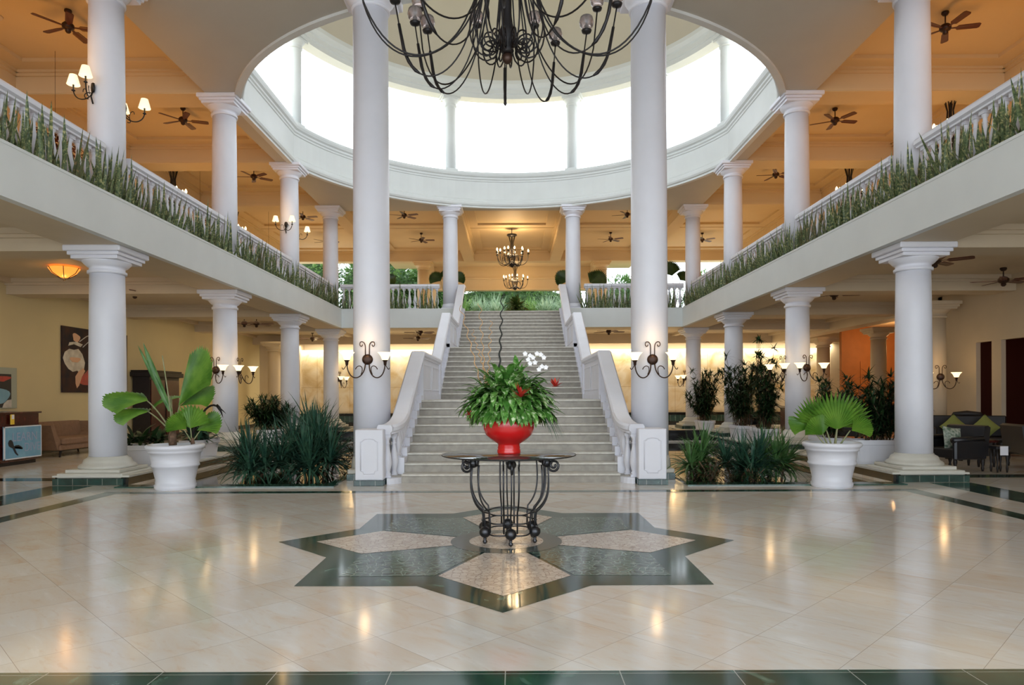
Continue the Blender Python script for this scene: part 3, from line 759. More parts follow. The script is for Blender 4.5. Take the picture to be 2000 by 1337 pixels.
# ------------------------------------------------------------------ wall lamps
def spiral(c, r0, r1, a0, a1, plane='xz', n=14):
    out = []
    for i in range(n+1):
        k = i/n; r = r0+(r1-r0)*k; a = a0+(a1-a0)*k
        out.append((c[0]+r*cos(a), c[1], c[2]+r*sin(a)))
    return out
def bez(p0, p1, p2, p3, n=12):
    o = []
    for i in range(n+1):
        t = i/n; u = 1-t
        o.append(tuple(u**3*a+3*u*u*t*b+3*u*t*t*c+t**3*d for a,b,c,d in zip(p0,p1,p2,p3)))
    return o
def make_sconce(label, loc, rz, group):
    """scroll lamp with two glass bowls; back plate on the plane y=0, arms towards -y"""
    t = thing('scroll_wall_lamp', label, 'wall lamp', loc, rz, group)
    m = MB()
    vs = [(r*cos(2*pi*i/20), y, r*sin(2*pi*i/20)) for r,y in ((.095,0),(.095,-.025),(.07,-.045),(.03,-.055)) for i in range(20)]
    fs = [(k*20+i, k*20+(i+1)%20, (k+1)*20+(i+1)%20, (k+1)*20+i) for k in range(3) for i in range(20)] + [list(range(60,80))]
    m.add(vs, fs, 0, True); m.build('back_plate', M['bronze'], t)
    for s in (-1,1):
        m = MB()
        m.tube([(s*.035,-.03,.06),(s*.035,-.035,.20)] + bez((s*.035,-.035,.22),(s*.035,-.04,.33),(s*.13,-.04,.34),(s*.13,-.04,.27))[1:] + bez((s*.13,-.04,.27),(s*.13,-.04,.22),(s*.08,-.04,.22),(s*.085,-.04,.265))[1:], .0085, 6)
        m.tube([(s*.035,-.03,-.06)] + bez((s*.035,-.05,-.10),(s*.05,-.16,-.40),(s*.33,-.20,-.42),(s*.33,-.20,-.06), 18), .011, 6)
        m.tube(bez((s*.10,-.12,-.27),(s*.02,-.14,-.10),(s*.16,-.15,-.08),(s*.19,-.15,-.18), 14), .008, 6)
        m.tube(bez((s*.33,-.2,-.08),(s*.36,-.2,-.16),(s*.40,-.2,-.22),(s*.41,-.2,-.15), 8), .007, 5)
        m.lathe([(.012,-.12),(.025,-.10),(.03,-.05),(.045,-.03),(.05,-.02)], 12, (s*.33,-.20,0))
        m.build('arm', M['bronze'], t)
        m = MB(); m.lathe([(.045,-.025),(.06,.0),(.075,.04),(.10,.08),(.135,.115),(.13,.115),(.095,.085),(.06,.03)], 18, (s*.33,-.20,0), cap=False); m.build('glass_bowl', M['sky_shade'], t)
    return t
def lamp(loc, watts, col=(1,.62,.28), r=.08):
    d = bpy.data.lights.new('lamp_glow', 'POINT'); d.energy = watts; d.color = col; d.shadow_soft_size = r
    o = bpy.data.objects.new('lamp_glow', d); COL.objects.link(o); o.location = loc
G = 'scroll wall lamps with glass bowls'
s0 = make_sconce('black scroll lamp with two lit bowls on the tall column left of the stairs', (-2.54, 12.28, 2.14), R(4), G)
def sc(loc, rz, label): return dup(s0, loc, rz, label)
sc((2.52,12.28,2.12), R(-4), 'black scroll lamp with two lit bowls on the tall column right of the stairs')
zz = 2.14
sc((-XC-.1, ROWS[1]-.31, zz), R(12)*-1, 'scroll lamp on the front of the second left column, behind palm leaves')
sc((-XC+.31, ROWS[1]+.06, zz), R(80), 'scroll lamp on the stair-facing side of the second left column')
sc((-XC+.31, ROWS[3], zz), R(85), 'small distant scroll lamp on the farthest left ground floor column')
sc((XC+.1, ROWS[1]-.31, zz), R(12), 'scroll lamp on the front of the second right column above the palm')
sc((XC-.31, ROWS[1]+.06, zz), R(-80), 'scroll lamp on the stair-facing side of the second right column')
sc((XC-.31, ROWS[3], zz), R(-85), 'small distant scroll lamp on the farthest right ground floor column')
sc((11.72, 19.2-.31, 1.95), R(-20), 'lit scroll lamp on the cream wall column above the black armchairs')
for p in ((-2.54,11.95,2.45),(2.52,11.95,2.45)): lamp(p, 2.2)
for s in (-1,1):
    lamp((s*(XC+.2), ROWS[1]-.75, 2.5), 2.5); lamp((s*(XC-.8), ROWS[3], 2.5), 3); lamp((s*(XC-.7), ROWS[1], 2.5), 2)
lamp((11.5,18.4,2.3), 3)
# upper column lamps with fabric shades
def make_shaded(label, loc, rz, group, n=2):
    t = thing('shaded_wall_lamp', label, 'wall lamp', loc, rz, group)
    m = MB(); m.lathe([(.001,-.09),(.045,-.07),(.06,0),(.045,.07),(.001,.09)], 14, (0,-.03,0), sy=.5); 
    m.tube([(0,-.03,-.05),(0,-.06,-.16),(0,-.03,-.28)], .014, 6)
    m.tube(bez((0,-.04,-.1),(-.0,-.18,-.10),(0,-.2,-.24),(0,-.10,-.22)), .008, 6); m.build('back_plate', M['iron'], t)
    for s in (-1,1):
        m = MB(); m.tube(bez((0,-.05,-.12),(s*.03,-.1,-.24),(s*.22,-.22,-.26),(s*.26,-.24,-.06), 14), .010, 6)
        m.tube(bez((s*.05,-.1,-.15),(s*.02,-.12,0),(s*.14,-.14,0),(s*.12,-.14,-.08), 10), .007, 6)
        m.lathe([(.004,-.07),(.035,-.05),(.012,-.03),(.015,.05)], 10, (s*.26,-.24,0)); m.build('arm', M['iron'], t)
        m = MB(); m.lathe([(.105,.05),(.06,.22),(.057,.22),(.10,.05)], 16, (s*.26,-.24,0), cap=False); m.build('lamp_shade', M['fabric_shade'], t)
    return t
G = 'wall lamps with white fabric shades'
s1 = make_shaded('black iron wall lamp with two white shades on the nearest upper left column', (-XC-.03, ROWS[0]-.30, 6.85), R(-38), G)
dup(s1, (-XC+.12, ROWS[0]+.29, 6.75), R(160), 'white-shaded wall lamp showing past the right edge of the nearest upper left column')
dup(s1, (-XC+.0, ROWS[2]-.31, 6.95), R(0), 'white-shaded two-lamp wall light on the third upper left column')
dup(s1, (-XC+.12, ROWS[2]+.29, 6.85), R(160), 'white-shaded wall lamp on the stair side of the third upper left column')
for p in ((-XC-.5,ROWS[0]-.7,7.3),(-XC,ROWS[2]-.8,7.3)): lamp(p, 3)

# ------------------------------------------------------------------ ceiling fans
def fan_parts(t, a0=0, rod=.25):
    m = MB(); m.lathe([(.07,0),(.075,-.03),(.05,-.07),(.015,-.08)], 14); m.tube([(0,0,-.06),(0,0,-rod-.05)], .014, 8); m.build('mount', M['bronze'], t)
    m = MB(); z = -rod
    m.lathe([(.03,z),(.08,z-.02),(.115,z-.06),(.115,z-.12),(.08,z-.15),(.05,z-.16),(.055,z-.2),(.03,z-.23),(.001,z-.235)], 16); m.build('motor', M['bronze'], t)
    for k in range(5):
        a = a0 + 2*pi*k/5; ca, sa = cos(a), sin(a); m = MB()
        def P(r, w, dz): return (r*ca - w*sa, r*sa + w*ca, z-.11+dz)
        m.add([P(.1,-.02,0),P(.2,-.03,0),P(.24,-.065,.015),P(.62,-.075,.015),P(.66,-.05,.01),P(.66,.05,-.01),P(.62,.075,-.015),P(.24,.065,-.015),P(.2,.03,0),P(.1,.02,0)]
              +[P(.1,-.02,.01),P(.2,-.03,.01),P(.24,-.065,.025),P(.62,-.075,.025),P(.66,-.05,.02),P(.66,.05,.0),P(.62,.075,-.005),P(.24,.065,-.005),P(.2,.03,.01),P(.1,.02,.01)],
              [list(range(9,-1,-1)), list(range(10,20))] + [(i,(i+1)%10,10+(i+1)%10,10+i) for i in range(10)])
        m.build('blade', M['redwood'], t)
G = 'ceiling fans'
f0 = thing('ceiling_fan', 'dark ceiling fan with red-brown blades at the top left, nearest the viewer', 'ceiling fan', (-9.2,14.4,CZ-.0), group=G); fan_parts(f0, .3)
fans_up = [(-9.15,19.3,'ceiling fan in the upper left gallery between the first and second columns'),(-9.05,24.3,'ceiling fan in the upper left gallery between the second and third columns'),
 (9.2,14.6,'ceiling fan at the top right corner of the upper gallery'),(9.15,19.5,'ceiling fan in the upper right gallery between the first and second columns'),(9.3,24.3,'ceiling fan in the upper right gallery left of the second column'),
 (-4.6,29.6,'ceiling fan of the upper hall just right of the tall left column, the higher one'),(-4.5,34.3,'ceiling fan of the upper hall right of the tall left column, the lower one'),
 (4.95,29.6,'ceiling fan of the upper hall partly behind the tall right column'),(4.9,34.3,'ceiling fan of the upper hall left of the tall right column'),
 (-9.0,29.8,'ceiling fan beside the third upper left column, half hidden'),(-9.3,34.5,'distant ceiling fan above the trees beyond the left balcony corner'),(9.5,34.5,'distant ceiling fan above the right balcony corner')]
for i, (x,y,l) in enumerate(fans_up): dup(f0, (x,y,CZ), rz=.37*i, label=l)
fans_lo = [(-9.5,17.35+2.5-2.4,'lower gallery ceiling fan right of the first left ground column'),(-9.6,22.6+2.2,'distant lower fan near the second left ground column'),(-9.2,27.9-3.0,'lower gallery ceiling fan between the second and third left ground columns'),
 (-9.1,31.5,'lower ceiling fan left of the farthest left ground column'),(-3.8,28.6,'lower ceiling fan under the back balcony left of the stairs'),(4.0,28.6,'lower ceiling fan under the back balcony right of the stairs'),
 (8.35,13.6,'lower gallery ceiling fan right of the nearest right ground column'),(8.5,18.2,'lower gallery ceiling fan left of the nearest right ground column'),(11.4,16.0,'lower gallery ceiling fan at the right edge above the cream wall'),(-4.3,31.5,'farther lower fan left of the stairs')]
f1 = None
for i, (x,y,l) in enumerate(fans_lo):
    if f1 is None:
        f1 = thing('ceiling_fan', l, 'ceiling fan', (x,y,4.4), group=G); fan_parts(f1, .1, .2)
    else: dup(f1, (x,y,4.4), rz=.5*i, label=l)

# ------------------------------------------------------------------ chandeliers
def big_chandelier():
    X, Y, Z = .0, 7.1, 0
    t = thing('iron_chandelier', 'huge black wrought iron chandelier with long sweeping arms above the glass table', 'chandelier', (X,Y,Z))
    m = MB(); m.tube([(0,0,H2),(0,0,7.6)], .02, 8); m.lathe([(.14,H2),(.13,H2-.05),(.05,H2-.12),(.02,H2-.14)], 18)
    m.lathe([(.03,7.6),(.07,7.4),(.05,7.0),(.045,5.4),(.06,5.3),(.08,5.24),(.085,5.12),(.06,5.06),(.07,5.03),(.05,5.0)], 16); m.build('stem', M['iron'], t)
    m = MB(); m.sphere((0,0,4.955), .055, 14, 8, 1.05); m.build('finial', M['bronze'], t)
    rnd = random.Random(3)
    for k in range(14):
        a = 2*pi*k/14 + .1; ca, sa = cos(a), sin(a)
        prof = bez((.07,0,6.9),(.12,0,6.2),(.20,0,5.9),(.30,0,5.6),8) + bez((.30,0,5.6),(.44,0,5.28),(.40,0,5.0),(.22,0,4.97),10)[1:]
        n = 18
        for i in range(1,n+1):
            q = i/n; r = .115*(1-.72*q); an = -pi/2 - q*2.9*pi
            prof.append((.20+ r*cos(an)*1.0, 0, 5.085 + r*sin(an)))
        m = MB(); m.tube([(r*ca, r*sa, z) for r,_,z in prof], .0085, 5); m.build('basket_scroll', M['iron'], t)
    # lower arms with lamps
    for ang in (92, 62, 41, 12, 140, 150, 172, -28, -62, -100, -135):
        a = R(ang); ca, sa = cos(a), sin(a)
        prof = bez((.16,0,6.6),(.22,0,5.9),(.34,0,5.45),(.42,0,5.2),8) + bez((.42,0,5.2),(.60,0,4.85-.12),(.98,0,4.70),(1.10,0,5.14),16)[1:]
        up = [(1.10,0,5.14),(1.15,0,5.4),(1.19,0,5.62)]
        m = MB(); m.tube([(r*ca, r*sa, z) for r,_,z in prof+up[1:]], .0078, 6)
        seg = prof[-6:]+up[1:2]
        m.tube([(r*ca, r*sa, z) for r,_,z in seg], [.010]+[.019,.016]*3, 8)
        m.lathe([(.01,0),(.05,.015),(.06,.04),(.03,.055)], 14, (1.19*ca,1.19*sa,5.61)); am = m.build('lower_arm', M['iron'], t)
        m = MB(); m.lathe([(.04,.05),(.075,.09),(.085,.13),(.07,.19),(.06,.2),(.065,.13),(.05,.08)], 16, (1.19*ca,1.19*sa,5.61), cap=False); m.build('glass_cup', M['clear_cup'], am)
        m = MB(); m.lathe([(.018,.055),(.018,.2)], 8, (1.19*ca,1.19*sa,5.61)); m.build('candle', M['candle'], am)
    # upper, wider arms
    for ang in (6, -11, 174, 191, 48, 132, 78, 104, -50, -92, -132):
        a = R(ang); ca, sa = cos(a), sin(a)
        lo = 4.82 if ang in (-11, 191) else 4.98
        prof = bez((.14,0,6.8),(.18,0,6.0),(.30,0,5.55),(.40,0,5.38),8) + bez((.40,0,5.38),(.62,0,lo),(1.25,0,lo-.22),(1.52,0,5.62),20)[1:] + [(1.60,0,6.1)]
        m = MB(); m.tube([(r*ca, r*sa, z) for r,_,z in prof], .0088, 6)
        m.lathe([(.01,0),(.05,.015),(.06,.04),(.03,.055)], 14, (1.6*ca,1.6*sa,6.09)); am = m.build('upper_arm', M['iron'], t)
        m = MB(); m.lathe([(.04,.05),(.075,.09),(.085,.13),(.07,.19),(.06,.2),(.065,.13),(.05,.08)], 16, (1.6*ca,1.6*sa,6.09), cap=False); m.build('glass_cup', M['clear_cup'], am)
big_chandelier()
def small_chandelier(label, loc, group, R_=.78, H=1.95, bulbs=14, lit=True, leaf=False):
    t = thing('tiered_chandelier', label, 'chandelier', loc, group=group)   # origin at ceiling mount
    m = MB(); m.lathe([(.08,0),(.06,-.06),(.015,-.09)], 12); m.tube([(0,0,-.05),(0,0,-H*.9)], .02, 6)
    m.lathe([(.03,-H*.16),(.24,-H*.19),(.24,-H*.22),(.03,-H*.25)], 16)
    m.lathe([(.02,-H*.82),(.11,-H*.9),(.13,-H*.95),(.03,-H*1.0)], 12)
    for k in range(10):
        a = 2*pi*k/10; m.tube([(r*cos(a),r*sin(a),z) for r,z in ((.16,-H*.22),(.07,-H*.4),(.09,-H*.55),(.18,-H*.75),(.08,-H*.9))], .012, 5)
    m.build('frame', M['iron'], t)
    for k in range(bulbs):
        a = 2*pi*k/bulbs; rr = R_*(1 if k % 2 == 0 else .72); zt = -H*(.62 if k % 2 == 0 else .60); ca, sa = cos(a), sin(a)
        m = MB(); m.tube([(r*ca,r*sa,z) for r,_,z in bez((.06,0,-H*.85),(rr*.5,0,-H*1.02),(rr,0,-H*.95),(rr,0,zt-.1),10)], .016, 5)
        m.tube([(r*ca,r*sa,z) for r,_,z in bez((.06,0,-H*.75),(rr*.35,0,-H*.66),(rr*.8,0,-H*.72),(rr*.6,0,-H*.86),8)], .012, 5)
        m.lathe([(.06,-.1),(.07,-.07),(.02,-.06),(.02,0)], 8, (rr*ca, rr*sa, zt)); arm = m.build('arm', M['iron'], t)
        m = MB(); m.lathe([(.022,0),(.045,.05),(.03,.11),(.002,.15)], 8, (rr*ca, rr*sa, zt)); m.build('bulb', M['bulb'], arm)
    return t
G = 'lit candle chandeliers of the upper hall'
cs = small_chandelier('nearer lit candle chandelier above the head of the stairs, the higher one', (0, 33.1, CZ), G)
dup(cs, (.17, 40.9, CZ-.0), label='farther lit candle chandelier beyond, the lower one above the red bowl', scale=.95)
lamp((0,33.1,8.4), 130, (1,.68,.36), .3); lamp((.17,40.9,8.3), 110, (1,.68,.36), .3)
G = 'dark chandeliers hanging in the side galleries'
g1 = small_chandelier('dark chandelier above the left railing between first and second upper columns', (-11.2, 22.9, CZ), G, R_=.42, H=2.15, bulbs=8)
lamp_pts = []
for x, y, l, sc_ in ((11.2,17.6,'dark chandelier above the right railing beside the nearest upper column',1.0),(11.2,22.9,'dark chandelier above the right railing right of the second upper column',1.0),(-11.2,28.0,'dark chandelier beside the second upper left column',1.0)):
    dup(g1, (x,y,CZ), label=l, scale=sc_)
# hanging baskets of dried bronze leaves in the left gallery
def basket(label, loc, seed, w=.55):
    rnd = random.Random(seed); t = thing('hanging_basket', label, 'plant', loc, group='hanging baskets of bronze leaves in the left gallery')
    m = MB(); h = CZ - loc[2]; m.tube([(0,0,0),(0,0,h)], .004, 5); m.build('cord', M['iron'], t)
    m = MB()
    for k in range(170):
        a = rnd.uniform(0,2*pi); e = rnd.uniform(-.7,1.0)
        d = V((cos(a)*cos(e), sin(a)*cos(e), sin(e))); p = d*rnd.uniform(.05,w*.8)
        m.blade(p, d+V((0,0,rnd.uniform(-.3,.3))), rnd.uniform(.2,.34), rnd.uniform(.06,.11), 1.2, n=3)
    m.build('foliage', M['brown_leaf'], t)
basket('bronze-leaved hanging basket at the far upper left, above the railing', (-10.6, 16.1, 7.35), 1, .5)
basket('bronze-leaved hanging basket just left of the nearest upper left column', (-10.4, 17.3, 7.15), 2, .45)
basket('bronze-leaved hanging basket left of the second upper left column, upper', (-10.9, 24.2, 7.25), 3, .5)
basket('bronze-leaved hanging basket touching the second upper left column', (-10.6, 25.2, 7.0), 4, .6)
basket('bronze-leaved hanging basket between the second and third upper left columns', (-10.2, 29.0, 6.85), 5, .7)
# ------------------------------------------------------------------ snake plants in the planters
def snake_mesh(seed, n=11, dry=False):
    rnd = random.Random(seed); m = MB()
    for k in range(n):
        a = rnd.uniform(0, 2*pi); lean = rnd.uniform(.02,.30) if rnd.random() < .75 else rnd.uniform(.3,.75); x, y = rnd.uniform(-.16,.16), rnd.uniform(-.06,.06)
        L = rnd.uniform(.38,1.08)*(1 if lean < .3 else .85)
        d = (cos(a)*lean, sin(a)*lean*.8, 1)
        m.blade((x,y,-.02), d, L, rnd.uniform(.042,.066), rnd.uniform(-.1,.35), side=(cos(a+pi/2+rnd.uniform(-.6,.6)), sin(a+pi/2), 0), n=5, fold=.35, taper=4.5)
    return m.mesh('snake_plant', M['snake_dry'] if dry else M['snake'])
SM = [snake_mesh(i, n=11) for i in range(7)] + [snake_mesh(50+i, n=9, dry=True) for i in range(2)]
rnd = random.Random(11)
for s, side in ((-1,'left'),(1,'right')):
    segs = [(8.6, 12.3, 'before the first upper column'), (12.3, 17.3, 'between first and second columns'), (17.3, 22.3, 'between second and third columns'), (22.3, 26.8, 'beyond the third column')]
    for a, b, w in segs:
        y = a+.1
        while y < b-.05:
            gap = side == 'left' and ((14.0 < y < 14.5) or (16.7 < y < 17.1) or (20.4<y<20.7))
            if not gap:
                k = rnd.randrange(7) if rnd.random() > .1 else 7+rnd.randrange(2)
                sc_ = rnd.uniform(.75,1.1)*(1.0 if side == 'left' else .97)
                o = place(SM[k], 'snake_plant', None, (s*(6.74+rnd.uniform(-.03,.05)), y, 4.74), rnd.uniform(-.5,.5)+pi/2)
                o.scale = (sc_,sc_,sc_)
                tag(o, 'upright variegated snake plant in the %s balcony planter, %s' % (side, w), 'plant', 'snake plants of the %s balcony, %s' % (side, w))
            y += rnd.uniform(.20,.27) if side == 'right' else rnd.uniform(.22,.33)
    x = 2.9 if side == 'right' else 3.0
    w = 'the back balcony planter %s of the stairs' % side
    while x < 6.5:
        if not (side == 'left' and 3.7 < x < 4.0 or side == 'right' and 5.0 < x < 5.6):
            k = rnd.randrange(7); sc_ = rnd.uniform(.85,1.2)
            o = place(SM[k], 'snake_plant', None, (s*x, 26.88, 4.74), rnd.uniform(-.5,.5)); o.scale = (sc_,)*3
            tag(o, 'clump of upright sword leaves in ' + w, 'plant', 'snake plants in ' + w)
        x += rnd.uniform(.2,.3)

# ------------------------------------------------------------------ round pots with fan palms
def round_pot(t, rt=.44, h=.72):
    m = MB(); m.lathe([(.30,0),(.315,.02),(.32,.07),(.30,.08),(.305,.12),(.295,.14),(.345,.36),(.365,.37),(.365,.40),(.35,.41),(.385,.585),(.405,.59),(.405,.615),(.41,.63),(.435,.65),(.45,.67),(.45,.70),(.43,.72),(.385,.72),(.375,.66)], 40, cap=False)
    m.build('pot', M['pot'], t)
    m = MB(); m.lathe([(.378,.63),(.30,.655),(.1,.665),(.001,.66)], 24, cap=False); m.build('soil', M['soil'], t)
def petiole(m, p0, p1, sag=.0, r=.011):
    a, b = V(p0), V(p1); mid = (a+b)/2 + V((0,0,sag)); pts = [tuple(a*(1-k)**2+mid*2*k*(1-k)+b*k*k) for k in [i/8 for i in range(9)]]
    m.tube(pts, [r*1.3-(r*.5)*i/8 for i in range(9)], 6)
def px(x0, z0, x, y):                 # local coordinates measured off a 119 px per metre elevation
    return ((x-x0)/119.0, 0, 1.5 + (771-y)/119.0 - z0)
random.seed(4)
T = thing('potted_fan_palm', 'white round pot with big fan palm leaves on the left, beside the nearest left column', 'potted plant', (-5.47, 11.28, 0))
round_pot(T)
def LP(x, y, dy=0): p = px(349,0,x,y); return V((p[0], dy, p[2]))
m = MB(); b0 = LP(343,866); m.tube([tuple(LP(344,866)), tuple(LP(343,850)), tuple(LP(344,836))], [.06,.065,.04], 10)
m.tube([tuple(LP(383,864)), tuple(LP(381,852))], [.035,.03], 8); m.build('trunk', M['trunk'], T)
m = MB()
for j, sag in ((LP(294,779),.10),(LP(289,800,.1),.06),(LP(355,786,.05),.02),(LP(330,777,.2),.0)): petiole(m, LP(344,845), j, sag)
petiole(m, LP(345,845), LP(327,692,-.05), .1, .010); petiole(m, LP(345,845), LP(337,770,.02), 0, .012)
for j in (LP(381,832,-.05), LP(392,838,.1), LP(372,836,-.1)): petiole(m, LP(381,860), j, 0, .009)
m.build('petiole', M['petiole'], T)
def addleaf(T, c, d, nrm, r, spread, n=24, jag=.1, droop=.1, mt='palm', pleat=.03):
    m = MB(); m.fan(c, d, nrm, r, spread, n, jag, droop, pleat=pleat); m.build('leaf', M[mt], T)
addleaf(T, LP(296,779), (-1,-.1,.22), (.12,-.30,.95), .68, R(118), 17, .07, .1)
addleaf(T, LP(291,801,.1), (-1,.1,.14), (.1,-.28,.9), .54, R(125), 16, .07, .14)
addleaf(T, LP(352,790,.05), (.50,-.1,.86), (-.55,-.75,.25), 1.10, R(66), 17, .16, .04)
addleaf(T, LP(330,777,.2), (-.3,.4,.15), (0,-.5,1), .4, R(120), 18, .05, .2)
addleaf(T, LP(352,790,.1), (.85,.1,.55), (-.3,-.6,.6), .66, R(60), 14, .16, .15)
addleaf(T, LP(381,833,-.05), (.05,-.1,1), (-.1,-1,.1), .42, R(140), 15, .14, .12)
addleaf(T, LP(386,838,.1), (.8,.1,.65), (-.4,-.8,.45), .48, R(90), 13, .14, .12)
addleaf(T, LP(376,834,-.1), (-.7,-.1,.6), (.3,-.9,.35), .36, R(90), 18, .1, .12)
m = MB()
m.blade(LP(340,800), (LP(300,705)-LP(340,800)), 1.2, .11, -.1, n=7, fold=.8, side=(1,.2,0)); m.blade(LP(336,790), LP(275,672)-LP(336,790), 1.12, .07, -.05, n=7, fold=.9, side=(1,.3,0)); m.build('spear_leaf', M['strap_light'], T)

T = thing('potted_fan_palm', 'white round pot with an upright fan palm on the right, beside the nearest right column', 'potted plant', (5.2, 11.2, 0))
round_pot(T)
def RP(x, y, dy=0): p = px(1621,0,x,y); return V((p[0], dy, p[2]))
m = MB()
for a, j in ((1615,RP(1604,848)),(1628,RP(1632,838)),(1634,RP(1657,842)),(1622,RP(1618,842,.12)),(1626,RP(1640,836,.15)),(1612,RP(1588,838,.1))): petiole(m, RP(a,874), j, 0, .012)
m.build('petiole', M['petiole'], T)
addleaf(T, RP(1632,840), (.02,.1,1), (.0,-1,.15), .66, R(135), 19, .26, .06)
addleaf(T, RP(1640,836,.15), (.7,.1,.75), (-.1,-1,.3), .68, R(95), 15, .28, .12)
addleaf(T, RP(1604,850), (-.35,-.1,.9), (.15,-1,.2), .36, R(130), 20, .06, .1)
addleaf(T, RP(1618,842,.12), (-.6,.1,.9), (.1,-1,.2), .66, R(90), 15, .28, .10)
addleaf(T, RP(1588,838,.1), (-.9,.1,.55), (.3,-.6,.7), .42, R(90), 18, .1, .2)
addleaf(T, RP(1657,842,-.05), (.75,-.1,.5), (-.4,-.9,.3), .34, R(95), 16, .03, .15, mt='palm')

# ------------------------------------------------------------------ strappy plants standing in the pools
def strappy(label, loc, heads, n, L, seed, mt='strap', group=None, w=.04):
    rnd = random.Random(seed); t = thing('strappy_plant', label, 'plant', loc, group=group)
    m = MB(); ms = MB()
    for (hx, hy, hz) in heads:
        ms.tube([(hx*.6,hy*.6,-.03),(hx*.8,hy*.8,hz*.5),(hx,hy,hz)], [.022,.02,.018], 7)
        for k in range(n):
            a = rnd.uniform(0,2*pi); e = rnd.uniform(-.15,1.5)
            d = (cos(a)*cos(e), sin(a)*cos(e), sin(e))
            LL = L*rnd.uniform(.65,1.15)*(1 if e > .3 else .75)
            m.blade((hx,hy,hz+rnd.uniform(-.06,.06)), d, LL, w*rnd.uniform(.8,1.2), rnd.uniform(.5,1.5)*(1.2-e*.5), n=7, fold=.5, taper=2.6)
    ms.build('stem', M['trunk'], t); m.build('foliage', M[mt], t)
    return t
strappy('large dark strappy-leaved plant in the left pool, its main mass', (-3.75, 12.9, -.03), [(-.35,0,.38),(.15,.1,.5),(-.05,-.25,.26),(.4,-.1,.30),(0,.25,.62),(-.5,-.2,.28),(.1,-.3,.2)], 85, .90, 1)
strappy('strappy plant at the left edge of the big clump in the left pool', (-4.75, 12.6, -.03), [(0,0,.36),(.3,-.1,.26),(-.2,.15,.3),(.1,-.3,.2)], 75, .78, 2)
strappy('strappy plant at the right edge of the big clump, left pool', (-3.65, 13.7, -.03), [(0,0,.36),(-.15,.1,.5),(.2,-.2,.25)], 70, .70, 3)
strappy('tall strappy plant at the back of the clump in the left pool', (-4.1, 14.0, -.03), [(0,0,.75),(.25,.1,.6),(-.3,0,.55)], 75, .85, 31)
strappy('low strappy plant at the left end of the right pool clump', (3.45, 12.6, -.03), [(0,0,.28),(.12,.2,.38),(-.2,-.1,.2)], 75, .66, 4, mt='strap_light')
strappy('spiky strappy plant in the middle of the right pool clump', (4.1, 12.25, -.03), [(0,0,.24),(.3,0,.32),(-.25,.15,.28),(.1,-.2,.18)], 75, .70, 5)
strappy('strappy plant at the right end of the right pool clump', (4.75, 12.4, -.03), [(0,0,.26),(-.15,.15,.32),(.2,.1,.25)], 75, .68, 6, mt='strap_light')
def bush(label, loc, r, h, n, seed, mt, L=.16, w=.03, name='low_bush', stems=7):
    rnd = random.Random(seed); t = thing(name, label, 'plant', loc)
    m = MB(); ms = MB()
    for k in range(stems):
        a = rnd.uniform(0,2*pi); q = r*rnd.uniform(.3,.8); ms.tube([(0,0,-.03),(cos(a)*q*.5,sin(a)*q*.5,h*.5),(cos(a)*q,sin(a)*q,h*.85)], [.012,.009,.006], 5)
    for k in range(n):
        a = rnd.uniform(0,2*pi); q = sqrt(rnd.random())*r; z = h*rnd.uniform(.05,1)*(1-.4*(q/r)**2)
        d = (cos(a)+rnd.uniform(-.6,.6), sin(a)+rnd.uniform(-.6,.6), rnd.uniform(-.1,1))
        m.blade((cos(a)*q, sin(a)*q, z), d, L*rnd.uniform(.7,1.2), w, .6, n=2)
    ms.build('stem', M['trunk'], t); m.build('foliage', M[mt], t); return t
bush('low bronze-green leafy bush at the right of the left pool, beside the pedestal', (-3.45, 15.3, -.03), .5, .62, 420, 8, 'shrub_red', .15, .045)
bush('low reddish leafy bush under the strappy plants at the left of the right pool', (3.5, 12.15, -.03), .38, .42, 380, 9, 'shrub_red', .12, .03)
bush('low dark bush along the edge of the right pool', (4.2, 11.95, -.03), .34, .3, 260, 10, 'shrub', .12, .03)

# ------------------------------------------------------------------ troughs with shrubs
def trough(t, L=1.15, W=.55, h=.42):
    m = MB()
    def rr(l, w, z, n=28):
        out = []
        for i in range(n):
            a = 2*pi*i/n; c_, s_ = cos(a), sin(a); e = .38
            out.append((l/2*(abs(c_)**e)*(1 if c_ > 0 else -1), w/2*(abs(s_)**e)*(1 if s_ > 0 else -1), z))
        return out
    rings = [rr(L*.80,W*.78,0),rr(L*.84,W*.82,.05),rr(L*.93,W*.92,h-.1),rr(L,W,h-.09),rr(L,W,h),rr(L*.92,W*.88,h),rr(L*.9,W*.86,h-.06)]
    n = 28; vs = [p for r in rings for p in r]; fs = [list(range(n-1,-1,-1))]
    for k in range(len(rings)-1): fs += [(k*n+i,k*n+(i+1)%n,(k+1)*n+(i+1)%n,(k+1)*n+i) for i in range(n)]
    m.add(vs, fs); m.build('planter', M['pot'], t)
    m = MB(); m.add(rr(L*.91,W*.87,h-.05), [list(range(n))]); m.build('soil', M['soil'], t)
